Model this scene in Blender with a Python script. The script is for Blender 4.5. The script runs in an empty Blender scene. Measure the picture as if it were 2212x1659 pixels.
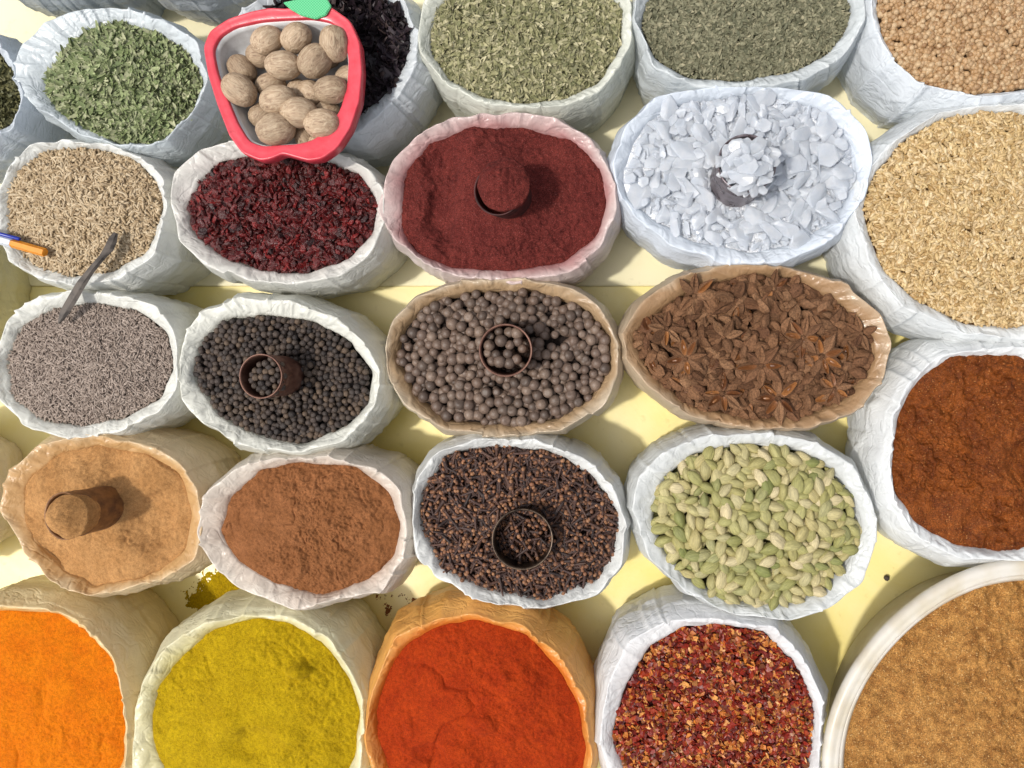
import bpy, bmesh, math, random
import numpy as np
from mathutils import Vector, Matrix

rng = np.random.default_rng(7)
random.seed(7)
S = 0.0005            # plan drawing unit: half a millimetre
U0, V0 = 1280, 800    # plan origin
RZ = 0.12             # height of the bag rims above the table
scene = bpy.context.scene
COL = scene.collection

def X(u): return (u - U0) * S
def Y(v): return (V0 - v) * S
def px(n): return n * S

# ---------------------------------------------------------------- noise
def _h(ix, iy, iz, seed):
    n = (ix * 374761393 + iy * 668265263 + iz * 1440662683 + seed * 1274126177) & 0xffffffff
    n = ((n ^ (n >> 13)) * 1274126177) & 0xffffffff
    n = n ^ (n >> 16)
    return (n & 0xffff) / 32767.5 - 1.0

def vnoise(p, seed=0):
    p = np.asarray(p, dtype=float)
    i = np.floor(p).astype(np.int64)
    f = p - i
    f = f * f * (3 - 2 * f)
    x, y, z = i[..., 0], i[..., 1], i[..., 2]
    fx, fy, fz = f[..., 0], f[..., 1], f[..., 2]
    def l(a, b, t): return a + (b - a) * t
    c00 = l(_h(x, y, z, seed), _h(x + 1, y, z, seed), fx)
    c10 = l(_h(x, y + 1, z, seed), _h(x + 1, y + 1, z, seed), fx)
    c01 = l(_h(x, y, z + 1, seed), _h(x + 1, y, z + 1, seed), fx)
    c11 = l(_h(x, y + 1, z + 1, seed), _h(x + 1, y + 1, z + 1, seed), fx)
    return l(l(c00, c10, fy), l(c01, c11, fy), fz)

def fbm(p, octv=4, seed=0, gain=0.5):
    a, s, t = 1.0, 0.0, 0.0
    p = np.asarray(p, dtype=float)
    for o in range(octv):
        s = s + a * vnoise(p * (2.03 ** o) + 17.3 * o, seed + o)
        t += a
        a *= gain
    return s / t

# ---------------------------------------------------------------- colour
def lin(c, gain=0.85):
    out = []
    for v in c:
        v = v / 255.0
        l = v / 12.92 if v <= 0.04045 else ((v + 0.055) / 1.055) ** 2.4
        out.append(l * gain)
    return (out[0], out[1], out[2], 1.0)

class NT:
    def __init__(self, name):
        self.m = bpy.data.materials.new(name)
        self.m.use_nodes = True
        self.t = self.m.node_tree
        self.b = self.t.nodes['Principled BSDF']
        self.out = self.t.nodes['Material Output']
    def n(self, typ, **kw):
        nd = self.t.nodes.new(typ)
        for k, v in kw.items():
            setattr(nd, k, v)
        return nd
    def link(self, a, b): self.t.links.new(a, b)
    def math(self, op, a, b=None):
        nd = self.n('ShaderNodeMath', operation=op)
        for i, v in enumerate([a, b]):
            if v is None: continue
            if isinstance(v, (int, float)): nd.inputs[i].default_value = v
            else: self.link(v, nd.inputs[i])
        return nd.outputs[0]
    def ramp(self, fac, stops, interp='LINEAR'):
        nd = self.n('ShaderNodeValToRGB')
        cr = nd.color_ramp
        cr.interpolation = interp
        while len(cr.elements) < len(stops): cr.elements.new(0.5)
        for e, (p, c) in zip(cr.elements, stops):
            e.position = p
            e.color = c
        self.link(fac, nd.inputs[0])
        return nd.outputs[0]
    def noise(self, scale, detail=3, rough=0.5, dist=0.0, vec=None, coord='Object'):
        nd = self.n('ShaderNodeTexNoise')
        nd.inputs['Scale'].default_value = scale
        nd.inputs['Detail'].default_value = detail
        nd.inputs['Roughness'].default_value = rough
        nd.inputs['Distortion'].default_value = dist
        if vec is None:
            if not hasattr(self, 'tc'): self.tc = self.n('ShaderNodeTexCoord')
            vec = self.tc.outputs[coord]
        self.link(vec, nd.inputs['Vector'])
        return nd.outputs[0]
    def mapped(self, sc):
        if not hasattr(self, 'tc'): self.tc = self.n('ShaderNodeTexCoord')
        mp = self.n('ShaderNodeMapping')
        mp.inputs['Scale'].default_value = sc
        self.link(self.tc.outputs['Object'], mp.inputs['Vector'])
        return mp.outputs[0]
    def mix(self, fac, a, b, mode='MIX'):
        nd = self.n('ShaderNodeMix', data_type='RGBA', blend_type=mode)
        for sock, v in ((nd.inputs[0], fac), (nd.inputs[6], a), (nd.inputs[7], b)):
            if isinstance(v, (int, float)): sock.default_value = v
            elif isinstance(v, tuple): sock.default_value = v
            else: self.link(v, sock)
        return nd.outputs[2]
    def bump(self, h, strength=0.5, dist=0.001, prev=None):
        nd = self.n('ShaderNodeBump')
        nd.inputs['Strength'].default_value = strength
        nd.inputs['Distance'].default_value = dist
        self.link(h, nd.inputs['Height'])
        if prev is not None: self.link(prev, nd.inputs['Normal'])
        return nd.outputs[0]

def mat_bits(name, cols, rough=0.6, gain=0.85, nscale=500, bump=0.4, bdist=0.0006, vary=0.35, stretch=None, spec=0.4, coat=0.0):
    M = NT(name)
    g = M.n('ShaderNodeNewGeometry')
    oi = M.n('ShaderNodeObjectInfo')
    r = M.math('FRACT', M.math('ADD', g.outputs['Random Per Island'], oi.outputs['Random']))
    n = len(cols)
    c = M.ramp(r, [(i / max(1, n - 1), lin(k, gain)) for i, k in enumerate(cols)])
    vec = M.mapped(stretch) if stretch else None
    nz = M.noise(nscale, 3, 0.6, 0.2, vec)
    v = M.ramp(nz, [(0.3, (1 - vary,) * 3 + (1,)), (0.7, (1 + vary * 0.6,) * 3 + (1,))])
    c = M.mix(1.0, c, v, 'MULTIPLY')
    M.link(c, M.b.inputs['Base Color'])
    M.b.inputs['Roughness'].default_value = rough
    M.b.inputs['Specular IOR Level'].default_value = spec
    if coat:
        M.b.inputs['Coat Weight'].default_value = coat
        M.b.inputs['Coat Roughness'].default_value = 0.25
    M.link(M.bump(nz, bump, bdist), M.b.inputs['Normal'])
    return M.m

def mat_powder(name, c1, c2, speck=None, gain=0.85, bump=0.7, fine=1300, coarse=45, bdist=0.0015, rough=0.95, grain=0.4, speckt=0.66):
    M = NT(name)
    n1 = M.noise(coarse, 5, 0.6)
    n2 = M.noise(fine, 2, 0.6)
    n3 = M.noise(fine * 0.22, 4, 0.65)
    c = M.mix(M.ramp(n1, [(0.35, (0, 0, 0, 1)), (0.65, (1, 1, 1, 1))]), lin(c1, gain), lin(c2, gain))
    v = M.ramp(n2, [(0.32, (1 - grain,) * 3 + (1,)), (0.68, (1 + grain * 0.75,) * 3 + (1,))])
    c = M.mix(1.0, c, v, 'MULTIPLY')
    v = M.ramp(n3, [(0.35, (0.78, 0.78, 0.78, 1)), (0.6, (1.08, 1.08, 1.08, 1))])
    c = M.mix(1.0, c, v, 'MULTIPLY')
    if speck:
        n4 = M.noise(fine * 0.7, 1, 0.5)
        c = M.mix(M.ramp(n4, [(speckt, (0, 0, 0, 1)), (speckt + 0.05, (0.8, 0.8, 0.8, 1))]), c, lin(speck, gain))
    M.link(c, M.b.inputs['Base Color'])
    M.b.inputs['Roughness'].default_value = rough
    M.b.inputs['Specular IOR Level'].default_value = 0.15
    b = M.bump(n3, bump, bdist * 1.6)
    b = M.bump(n2, bump, bdist * 0.6, b)
    M.link(b, M.b.inputs['Normal'])
    return M.m

# ---------------------------------------------------------------- meshes
def mk_mesh(name, v, L, T, mats=None, midx=None, smooth=True):
    me = bpy.data.meshes.new(name)
    v = np.asarray(v, dtype=np.float32)
    L = np.asarray(L, dtype=np.int32)
    T = np.asarray(T, dtype=np.int32)
    me.vertices.add(len(v))
    me.vertices.foreach_set('co', v.ravel())
    me.loops.add(len(L))
    me.loops.foreach_set('vertex_index', L)
    me.polygons.add(len(T))
    st = np.concatenate([[0], np.cumsum(T)[:-1]]).astype(np.int32)
    me.polygons.foreach_set('loop_start', st)
    if midx is not None:
        me.polygons.foreach_set('material_index', np.asarray(midx, dtype=np.int32))
    me.polygons.foreach_set('use_smooth', np.full(len(T), bool(smooth)))
    me.update(calc_edges=True)
    for m in (mats or []): me.materials.append(m)
    return me

def tmpl(v, faces, midx=None):
    L = np.array([i for f in faces for i in f], dtype=np.int64)
    T = np.array([len(f) for f in faces], dtype=np.int64)
    return dict(v=np.asarray(v, dtype=float), L=L, T=T, m=np.array(midx if midx is not None else [0] * len(faces)))

def join_t(ts):
    v, L, T, m, o = [], [], [], [], 0
    for t in ts:
        v.append(t['v']); L.append(t['L'] + o); T.append(t['T']); m.append(t['m']); o += len(t['v'])
    return dict(v=np.concatenate(v), L=np.concatenate(L), T=np.concatenate(T), m=np.concatenate(m))

def t_mesh(name, t, mats, smooth=True, scale=1.0):
    return mk_mesh(name, t['v'] * scale, t['L'], t['T'], mats, t['m'], smooth)

def rots(yaw, pitch, roll, sx, sy=None, sz=None):
    n = len(yaw)
    sy = sx if sy is None else sy
    sz = sx if sz is None else sz
    cy, sn = np.cos(yaw), np.sin(yaw)
    cp, sp = np.cos(pitch), np.sin(pitch)
    cr, sr = np.cos(roll), np.sin(roll)
    Z = np.zeros(n); O = np.ones(n)
    Rz = np.array([[cy, -sn, Z], [sn, cy, Z], [Z, Z, O]]).transpose(2, 0, 1)
    Ry = np.array([[cp, Z, sp], [Z, O, Z], [-sp, Z, cp]]).transpose(2, 0, 1)
    Rx = np.array([[O, Z, Z], [Z, cr, -sr], [Z, sr, cr]]).transpose(2, 0, 1)
    R = Rz @ Ry @ Rx
    R = R * np.stack([sx, sy, sz], 1)[:, None, :]
    return R

def merge(name, parts, mats, smooth=True):
    v, L, T, m, o = [], [], [], [], 0
    for t, R, P in parts:
        n = len(P)
        if n == 0: continue
        vv = np.einsum('nij,vj->nvi', R, t['v']) + P[:, None, :]
        nv = len(t['v'])
        v.append(vv.reshape(-1, 3))
        L.append((t['L'][None, :] + (np.arange(n) * nv)[:, None]).ravel() + o)
        T.append(np.tile(t['T'], n)); m.append(np.tile(t['m'], n))
        o += n * nv
    return mk_mesh(name, np.concatenate(v), np.concatenate(L), np.concatenate(T), mats, np.concatenate(m), smooth)

def obj(name, me, label=None, category=None, group=None, kind=None, loc=(0, 0, 0), parent=None):
    o = bpy.data.objects.new(name, me)
    COL.objects.link(o)
    o.location = loc
    if parent is not None: o.parent = parent
    if label: o['label'] = label
    if category: o['category'] = category
    if group: o['group'] = group
    if kind: o['kind'] = kind
    return o

def indiv(name, meshes, R_eul, P, label, category, group, scales=None):
    for i in range(len(P)):
        me = meshes[i % len(meshes)]
        o = bpy.data.objects.new(name, me)
        o.location = P[i]
        o.rotation_euler = R_eul[i]
        if scales is not None:
            s = scales[i]
            o.scale = (s, s, s) if np.isscalar(s) else tuple(s)
        o['label'] = label; o['category'] = category; o['group'] = group
        COL.objects.link(o)

# templates -------------------------------------------------------
def revol(xs, rs, seg, f=None, bend=0.0):
    """body along X from pole to pole; rs radii at xs; f(phi,x)->factor"""
    v = [(xs[0], 0, 0)]
    for x, r in zip(xs[1:-1], rs[1:-1]):
        for k in range(seg):
            a = 2 * math.pi * k / seg
            q = r * (f(a, x) if f else 1.0)
            v.append((x, q * math.cos(a), q * math.sin(a)))
    v.append((xs[-1], 0, 0))
    v = np.array(v)
    v[:, 2] += bend * (v[:, 0] ** 2)
    n = len(xs) - 2
    F = []
    for k in range(seg):
        F.append((0, 1 + (k + 1) % seg, 1 + k))
    for i in range(n - 1):
        for k in range(seg):
            a = 1 + i * seg + k; b = 1 + i * seg + (k + 1) % seg
            F.append((a, b, b + seg, a + seg))
    e = len(v) - 1
    for k in range(seg):
        F.append((e, 1 + (n - 1) * seg + k, 1 + (n - 1) * seg + (k + 1) % seg))
    return tmpl(v, F)

def ell(nr, seg, w=0.5, power=1.0, f=None, bend=0.0):
    xs = [-0.5 * math.cos(math.pi * i / (nr + 1)) for i in range(nr + 2)]
    rs = [w * 0.5 * max(0, math.sin(math.pi * i / (nr + 1))) ** power for i in range(nr + 2)]
    return revol(xs, rs, seg, f, bend)

def rough_t(t, amp, freq, seed):
    v = t['v']
    n = fbm(v * freq + seed * 7.1, 3, seed)
    t = dict(t)
    t['v'] = v * (1 + amp * n[:, None])
    return t

T_SEED = ell(4, 6, 0.26, 0.8, bend=0.25)
T_SEED2 = ell(4, 6, 0.22, 0.8, bend=-0.3)
T_GRAIN = ell(4, 7, 0.42, 1.0, f=lambda a, x: 1 - 0.15 * max(0, math.cos(a - 1.57)) ** 6)
T_BALL = ell(4, 8, 1.0)
T_BALL_HI = ell(11, 18, 1.0)

def leaf_t(n=4, w=0.35, curl=0.25, twist=0.3):
    v, F = [], []
    for i in range(n + 1):
        t = i / n
        x = t - 0.5
        ww = w * 0.5 * (math.sin(math.pi * min(1, max(0, t * 0.9 + 0.06))) ** 0.7)
        z = curl * (x * x) * 1.5
        tw = twist * x
        v.append((x, -ww * math.cos(tw), z - ww * math.sin(tw) + ww * 0.4))
        v.append((x, 0, z))
        v.append((x, ww * math.cos(tw), z + ww * math.sin(tw) + ww * 0.4))
    for i in range(n):
        a = i * 3
        F.append((a, a + 3, a + 4, a + 1)); F.append((a + 1, a + 4, a + 5, a + 2))
    return tmpl(v, F)

T_LEAF = leaf_t(4, 0.26, 0.35, 0.8)
T_LEAF2 = leaf_t(3, 0.42, -0.4, -0.9)
T_STICK = ell(2, 4, 0.09)

def flake_t(seed, n=7, z=0.15):
    r = random.Random(seed)
    v = [(0, 0, r.uniform(-z, z) * 0.5)]
    for k in range(n):
        a = 2 * math.pi * k / n + r.uniform(-0.3, 0.3)
        q = 0.5 * r.uniform(0.55, 1.0)
        v.append((q * math.cos(a), q * math.sin(a) * 0.75, r.uniform(-z, z)))
    v2 = [(a, b, c - 0.06) for a, b, c in v]
    F = [(0, 1 + k, 1 + (k + 1) % n) for k in range(n)]
    m = n + 1
    F += [(m, m + 1 + (k + 1) % n, m + 1 + k) for k in range(n)]
    F += [(1 + k, m + 1 + k, m + 1 + (k + 1) % n, 1 + (k + 1) % n) for k in range(n)]
    return tmpl(v + v2, F)

T_FLAKES = [flake_t(s) for s in range(5)]

def clove_t(seg=8):
    xs = [-0.5, -0.47, -0.2, 0.12, 0.22, 0.27, 0.29, 0.34, 0.42, 0.48, 0.5]
    rs = [0, 0.05, 0.068, 0.085, 0.11, 0.15, 0.07, 0.105, 0.11, 0.06, 0]
    return revol(xs, rs, seg, f=lambda a, x: (1 + 0.32 * math.cos(4 * a)) if 0.2 < x < 0.28 else 1.0, bend=0.12)
T_CLOVE = clove_t()

def carpel_t(length=1.0, seed=0, fat=1.0):
    r = random.Random(seed)
    n, seg = 7, 8
    v, F, M = [(0.06, 0, -0.02)], [], []
    opening = r.uniform(0.0, 1.0)
    fat = fat * r.uniform(0.85, 1.25)
    for i in range(n):
        t = (i + 1) / (n + 1)
        x = 0.06 + t * (length - 0.06)
        w = fat * 0.18 * math.sin(math.pi * min(1, t ** 0.8 * 1.02)) ** 0.8 + 0.01
        h = 0.17 * math.sin(math.pi * min(1, t)) ** 0.6
        for k in range(seg):
            a = 2 * math.pi * k / seg + math.pi / 2      # k=0 is top
            yy = w * math.cos(a)
            zz = h * math.sin(a)
            if k == 0: zz = h * (0.9 - 1.3 * opening * math.sin(math.pi * t))
            if k in (1, seg - 1): yy *= 0.75; zz = h * 0.95
            v.append((x, yy, zz + 0.12 * (t ** 4)))
    v.append((length, 0, 0.15))
    e = len(v) - 1
    for k in range(seg):
        F.append((0, 1 + (k + 1) % seg, 1 + k)); M.append(0)
    for i in range(n - 1):
        for k in range(seg):
            a = 1 + i * seg + k; b = 1 + i * seg + (k + 1) % seg
            F.append((a, b, b + seg, a + seg)); M.append(1 if (k in (0, seg - 1) and opening > 0.6) else 0)
    for k in range(seg):
        F.append((e, 1 + (n - 1) * seg + k, 1 + (n - 1) * seg + (k + 1) % seg)); M.append(0)
    t = tmpl(v, F, M)
    sd = ell(4, 6, 0.6)
    sd['v'] = sd['v'] * np.array([0.26, 0.2, 0.16]) + np.array([length * 0.52, 0, 0.03])
    sd['m'] = sd['m'] + 1
    return join_t([t, sd]) if opening > 0.75 else t

def star_t(seed):
    r = random.Random(seed)
    ts = []
    for k in range(8):
        if r.random() < 0.06: continue
        c = carpel_t(r.uniform(0.75, 1.05), seed * 10 + k, 1.1)
        a = 2 * math.pi * k / 8 + r.uniform(-0.08, 0.08)
        R = np.array([[math.cos(a), -math.sin(a), 0], [math.sin(a), math.cos(a), 0], [0, 0, 1]])
        c['v'] = c['v'] @ R.T
        ts.append(c)
    hub = ell(4, 8, 1.0); hub['v'] = hub['v'] * 0.2
    ts.append(hub)
    return join_t(ts)

def crystal_t(seed):
    r = random.Random(seed)
    bm = bmesh.new()
    el = r.uniform(0.28, 0.42); th = r.uniform(0.12, 0.22)
    for k in range(12):
        d = Vector((r.gauss(0, 1), r.gauss(0, 1), r.gauss(0, 1))).normalized()
        q = r.uniform(0.8, 1)
        bm.verts.new((d.x * 0.5 * q, d.y * el * q, d.z * th * q))
    res = bmesh.ops.convex_hull(bm, input=list(bm.verts))
    junk = [e for e in res['geom_interior'] if isinstance(e, bmesh.types.BMVert)]
    bmesh.ops.delete(bm, geom=junk, context='VERTS')
    bmesh.ops.bevel(bm, geom=list(bm.edges), offset=0.025, segments=1, affect='EDGES')
    bm.verts.index_update()
    v = [tuple(q.co) for q in bm.verts]
    F = [[q.index for q in f.verts] for f in bm.faces]
    bm.free()
    return tmpl(v, F)

# ---------------------------------------------------------------- outlines
NTH = 480
TH = np.linspace(-math.pi, math.pi, NTH, endpoint=False)

def outline(pts, c, sm=3.0):
    P = np.array(pts, dtype=float)
    P = np.stack([X(P[:, 0]), Y(P[:, 1])], 1) - np.array(c)
    Q = []
    for i in range(len(P)):
        a, b = P[i], P[(i + 1) % len(P)]
        for t in np.linspace(0, 1, 30, endpoint=False): Q.append(a + (b - a) * t)
    Q = np.array(Q)
    th = np.arctan2(Q[:, 1], Q[:, 0]); r = np.hypot(Q[:, 0], Q[:, 1])
    o = np.argsort(th)
    R = np.interp(TH, th[o], r[o], period=2 * math.pi)
    k = np.arange(-25, 26)
    w = np.exp(-(k / (sm * 1.33)) ** 2 / 2); w /= w.sum()
    return sum(wi * np.roll(R, ki) for wi, ki in zip(w, k))

def ring_mesh(name, rows, mats, centre_first=None, centre_last=None, smooth=True):
    n = len(rows[0][0])
    v = np.concatenate([np.stack(r, 1) for r in rows])
    L, T = [], []
    k = np.arange(n); k2 = (k + 1) % n
    for i in range(len(rows) - 1):
        a = i * n
        L.append(np.stack([a + k, a + n + k, a + n + k2, a + k2], 1).ravel()); T.append(np.full(n, 4))
    extra = []
    nv = len(v)
    if centre_first is not None:
        extra.append(centre_first); L.append(np.stack([np.full(n, nv), k, k2], 1).ravel()); T.append(np.full(n, 3)); nv += 1
    if centre_last is not None:
        a = (len(rows) - 1) * n
        extra.append(centre_last); L.append(np.stack([np.full(n, nv), a + k2, a + k], 1).ravel()); T.append(np.full(n, 3)); nv += 1
    if extra: v = np.concatenate([v, np.array(extra)])
    return mk_mesh(name, v, np.concatenate(L), np.concatenate(T), mats, None, smooth)

# ---------------------------------------------------------------- plastic
def plastic_material():
    M = NT('thin_white_plastic')
    at = M.n('ShaderNodeAttribute', attribute_name='tint')
    n1 = M.noise(22, 4, 0.55, 0.6)
    v = M.ramp(n1, [(0.3, (0.87, 0.87, 0.87, 1)), (0.7, (1.02, 1.02, 1.02, 1))])
    c = M.mix(1.0, at.outputs['Color'], v, 'MULTIPLY')
    M.link(c, M.b.inputs['Base Color'])
    M.b.inputs['Roughness'].default_value = 0.38
    M.b.inputs['Specular IOR Level'].default_value = 0.45
    M.b.inputs['Coat Weight'].default_value = 0.35
    M.b.inputs['Coat Roughness'].default_value = 0.2
    # sparse sharp creases: valleys where a stretched noise crosses its middle value
    def crease(sc, dist, width):
        nz = M.noise(1.0, 2, 0.45, dist, M.mapped(sc))
        a = M.math('ABSOLUTE', M.math('SUBTRACT', nz, 0.5))
        return M.math('MINIMUM', M.math('DIVIDE', a, width), 1.0)
    b = M.bump(M.noise(1.0, 2, 0.5, 0.4, M.mapped((26, 26, 40))), 0.45, 0.005)
    b = M.bump(crease((30, 30, 52), 1.0, 0.07), 0.30, 0.0018, b)
    b = M.bump(crease((75, 75, 100), 1.4, 0.14), 0.22, 0.0010, b)
    M.link(b, M.b.inputs['Normal'])
    M.link(b, M.b.inputs['Coat Normal'])
    tr = M.n('ShaderNodeBsdfTranslucent')
    M.link(c, tr.inputs['Color'])
    M.link(b, tr.inputs['Normal'])
    ms = M.n('ShaderNodeMixShader')
    ms.inputs[0].default_value = 0.3
    M.link(M.b.outputs[0], ms.inputs[1]); M.link(tr.outputs[0], ms.inputs[2])
    M.link(ms.outputs[0], M.out.inputs['Surface'])
    return M.m
PLASTIC = plastic_material()

class Heap:
    def __init__(self, c, Rc, zc, dome=0.010, amp=0.002, freq=30, seed=0, feats=(), octv=3, crack=0, crackf=30, gain=0.5, clod=0, clodf=110):
        self.c, self.R, self.zc, self.dome, self.amp, self.freq, self.seed = c, Rc, zc, dome, amp, freq, seed
        self.feats, self.octv, self.crack, self.crackf, self.gain = feats, octv, crack, crackf, gain
        self.clod, self.clodf = clod, clodf
    def rho(self, x, y):
        dx, dy = x - self.c[0], y - self.c[1]
        return np.hypot(dx, dy) / np.interp(np.arctan2(dy, dx), TH, self.R, period=2 * math.pi)
    def z(self, x, y):
        q = np.minimum(self.rho(x, y), 1.1)
        z = self.zc + self.dome * (1 - q ** 2)
        p = np.stack([x, y, np.zeros_like(x)], -1)
        if self.amp: z = z + self.amp * fbm(p * self.freq, self.octv, self.seed, self.gain)
        if self.crack:
            wp = p + 0.006 * np.stack([fbm(p * 60, 2, 3), fbm(p * 60, 2, 4), p[..., 2]], -1)
            n = np.abs(fbm(wp * self.crackf, 3, self.seed + 50))
            m = np.clip(fbm(p * 14, 2, self.seed + 70) * 2.5 + 0.4, 0, 1)
            z = z - self.crack * np.exp(-n * 26) * m
        if self.clod:
            m = np.clip(fbm(p * 18, 2, self.seed + 90) * 1.6 + 0.65, 0.15, 1)
            c1 = np.abs(fbm(p * self.clodf, 4, self.seed + 91, 0.62))
            z = z + self.clod * m * (c1 * 2.2 - 0.4)
        for ft in self.feats:
            (u, v, rad, a) = ft[:4]
            d = np.hypot((x - X(u)) * (ft[4] if len(ft) > 4 else 1), (y - Y(v)) * (ft[5] if len(ft) > 5 else 1)) / px(rad)
            wob = 1 + 0.5 * fbm(p * 38, 4, int(u) % 97, 0.6)
            z = z + a * np.exp(-np.abs(d * wob) ** 4)
        return z
    def sheet(self, name, mat, rings=84, over=0.04):
        rows = []
        for i in range(1, rings + 1):
            t = (1 + over) * i / rings
            x = self.c[0] + self.R * t * np.cos(TH); y = self.c[1] + self.R * t * np.sin(TH)
            z = self.z(x, y) - max(0, t - 1.0) * 0.08
            rows.append((x, y, z))
        rows = rows[::-1]
        c0 = self.z(np.array([self.c[0]]), np.array([self.c[1]]))[0]
        return ring_mesh(name, rows, [mat], None, (self.c[0], self.c[1], c0))
    def rand(self, n, lim=0.97, view=True):
        out = []
        tot = 0
        R = self.R.max()
        while tot < n:
            x = self.c[0] + rng.uniform(-R, R, n * 2); y = self.c[1] + rng.uniform(-R, R, n * 2)
            ok = self.rho(x, y) < lim
            if view:
                ok &= (x > X(-60)) & (x < X(2275)) & (y < Y(-50)) & (y > Y(1715))
            out.append(np.stack([x[ok], y[ok]], 1)); tot += ok.sum()
        return np.concatenate(out)[:n]
    def poisson(self, d, tries=20000, lim=0.96, avoid=(), view=True):
        P = self.rand(tries, lim, view)
        g = {}; out = []
        d2 = d * d
        for p in P:
            bad = False
            for (ax, ay, ar) in avoid:
                if (p[0] - ax) ** 2 + (p[1] - ay) ** 2 < ar * ar: bad = True; break
            if bad: continue
            i, j = int(p[0] // d), int(p[1] // d)
            for a in (-1, 0, 1):
                for b in (-1, 0, 1):
                    for q in g.get((i + a, j + b), ()):
                        if (q[0] - p[0]) ** 2 + (q[1] - p[1]) ** 2 < d2: bad = True; break
                    if bad: break
                if bad: break
            if bad: continue
            g.setdefault((i, j), []).append(p); out.append(p)
        return np.array(out)

BAGSEED = [0]
ZC = 0.1100
def ridge(n): return 1 - 2.4 * np.abs(n)
def make_bag(rim, con, label, plastic=(214, 219, 222), dust=None, dustw=0.6, zc=ZC, rz=RZ, closed=False, cuff=0.06, bulge=0.003, zbase=0.001):
    BAGSEED[0] += 1
    sd = BAGSEED[0]
    plastic = tuple(min(248, int(c + 24)) for c in plastic)
    dust = dust or plastic
    P = np.array(rim, dtype=float)
    c = (float(X(P[:, 0].mean())), float(Y(P[:, 1].mean())))
    Rr = outline(rim, c, 1.8)
    Rc = outline(con, c, 3.0) if con else Rr * 0.8
    cs, sn = np.cos(TH), np.sin(TH)
    circ = lambda f, s, o=3: fbm(np.stack([cs * f, sn * f, np.full(NTH, s * 3.7)], 1), o, s)
    Rc = Rc + px(5) * circ(5, sd + 60)
    fold = np.clip(ridge(circ(5.5, sd + 3, 1)), 0, 1) ** 3          # a few distinct folds round the rim
    Rr = Rr + px(5) * circ(5, sd, 2) + px(5.0) * fold * np.sign(circ(3, sd + 4, 1)) * 0.8
    Rr = np.maximum(Rr - px(2), Rc + px(6))
    rzv = rz + 0.005 * circ(2.2, sd + 5, 2) + 0.0028 * fold
    zce = zc + 0.0 * cs
    rows, dw = [], []
    rows.append((Rc * 0.90, zce - 0.03)); dw.append(1)
    rows.append((Rc * 0.975, zce - 0.007)); dw.append(1)
    NL = 12
    tw = circ(2.5, sd + 62, 2) * 0.8
    for i in range(NL):
        t = (i + 0.5) / NL
        w = math.sin(math.pi * t) ** 0.6
        cr1 = np.clip(ridge(fbm(np.stack([cs * 9 + t * 0.9 * tw, sn * 9 + t * 0.9, np.full(NTH, sd * 3.1 + t * 0.5)], 1), 1, sd + 8)), -0.2, 1)
        cr2 = np.clip(ridge(fbm(np.stack([cs * 20 - t * 1.2, sn * 20 + t * 1.6 * tw, np.full(NTH, sd * 5.3 + t * 0.8)], 1), 1, sd + 9)), -0.2, 1)
        cr3 = fbm(np.stack([cs * 4, sn * 4, np.full(NTH, sd * 5.3 + t * 0.8)], 1), 2, sd + 10)
        rows.append((Rc + (Rr - Rc) * t, zce + (rzv - zce) * (t ** 0.72) + w * (0.0014 * cr1 + 0.0006 * cr2 + 0.0026 * cr3)))
        dw.append(1 - 0.55 * t)
    rows.append((Rr, rzv)); dw.append(0.45)
    rows.append((Rr + 0.0007, rzv - 0.0004)); dw.append(0.35)
    rows.append((Rr + 0.0012, rzv - 0.003)); dw.append(0.3)
    zc_cuff = cuff + 0.024 * circ(1.4, sd + 11, 2) + 0.004 * circ(5, sd + 12, 2)
    zc2 = 0.03 + 0.016 * circ(1.8, sd + 13, 2) + 0.003 * circ(6, sd + 14, 2)
    nw = 40
    for i in range(1, nw + 1):
        t = i / nw
        z = (rzv - 0.003) * (1 - t) + zbase * t
        st = 1 / (1 + np.exp(-(z - zc_cuff) / 0.0007))
        st2 = 1 / (1 + np.exp(-(z - zc2) / 0.0007))
        off = 0.0012 + 0.0022 * st * min(1, t * 5) + 0.0022 * st2 * min(1, t * 5) + bulge * math.sin(math.pi * min(1, t * 0.85 + 0.05))
        r = Rr + off
        p = np.stack([(c[0] + r * cs), (c[1] + r * sn), z], 1)
        n1 = fbm(p * np.array([14, 14, 34]), 2, sd)
        n2 = np.clip(ridge(fbm(p * np.array([16, 16, 42]) + n1[:, None] * 0.5, 1, sd + 20)), 0, 1) ** 2
        n3 = np.clip(ridge(fbm(p * np.array([34, 34, 24]) + n1[:, None], 1, sd + 25)), 0, 1) ** 3
        r = r + min(1, t * 5) * (0.0028 * n1 + 0.0014 * n2 + 0.0010 * n3)
        rows.append((r, z)); dw.append(0.25 * (1 - t))
    rows.append((rows[-1][0] - 0.008, np.full(NTH, zbase))); dw.append(0)
    R3 = [(c[0] + r * cs, c[1] + r * sn, z) for r, z in rows]
    if closed:
        R3[0] = (R3[0][0], R3[0][1], np.full(NTH, zc))
    me = ring_mesh('spice_bag', R3, [PLASTIC], (c[0], c[1], zc - 0.03 if not closed else zc), None)
    nv = len(me.vertices)
    co = np.empty(nv * 3, dtype=np.float32); me.vertices.foreach_get('co', co); co = co.reshape(-1, 3)
    w = np.concatenate([np.full(NTH, d) for d in dw] + [np.array([1.0])])
    nz = fbm(co * 35, 4, sd + 40) * 0.5 + 0.5
    w = np.clip(w * dustw * (0.45 + 1.3 * nz), 0, 1)[:, None]
    pl = np.array(lin(plastic, 0.97)); du = np.array(lin(dust, 0.92))
    colr = pl * (1 - w) + du * w
    colr[:, 3] = 1
    at = me.color_attributes.new('tint', 'FLOAT_COLOR', 'POINT')
    at.data.foreach_set('color', colr.astype(np.float32).ravel())
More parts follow.
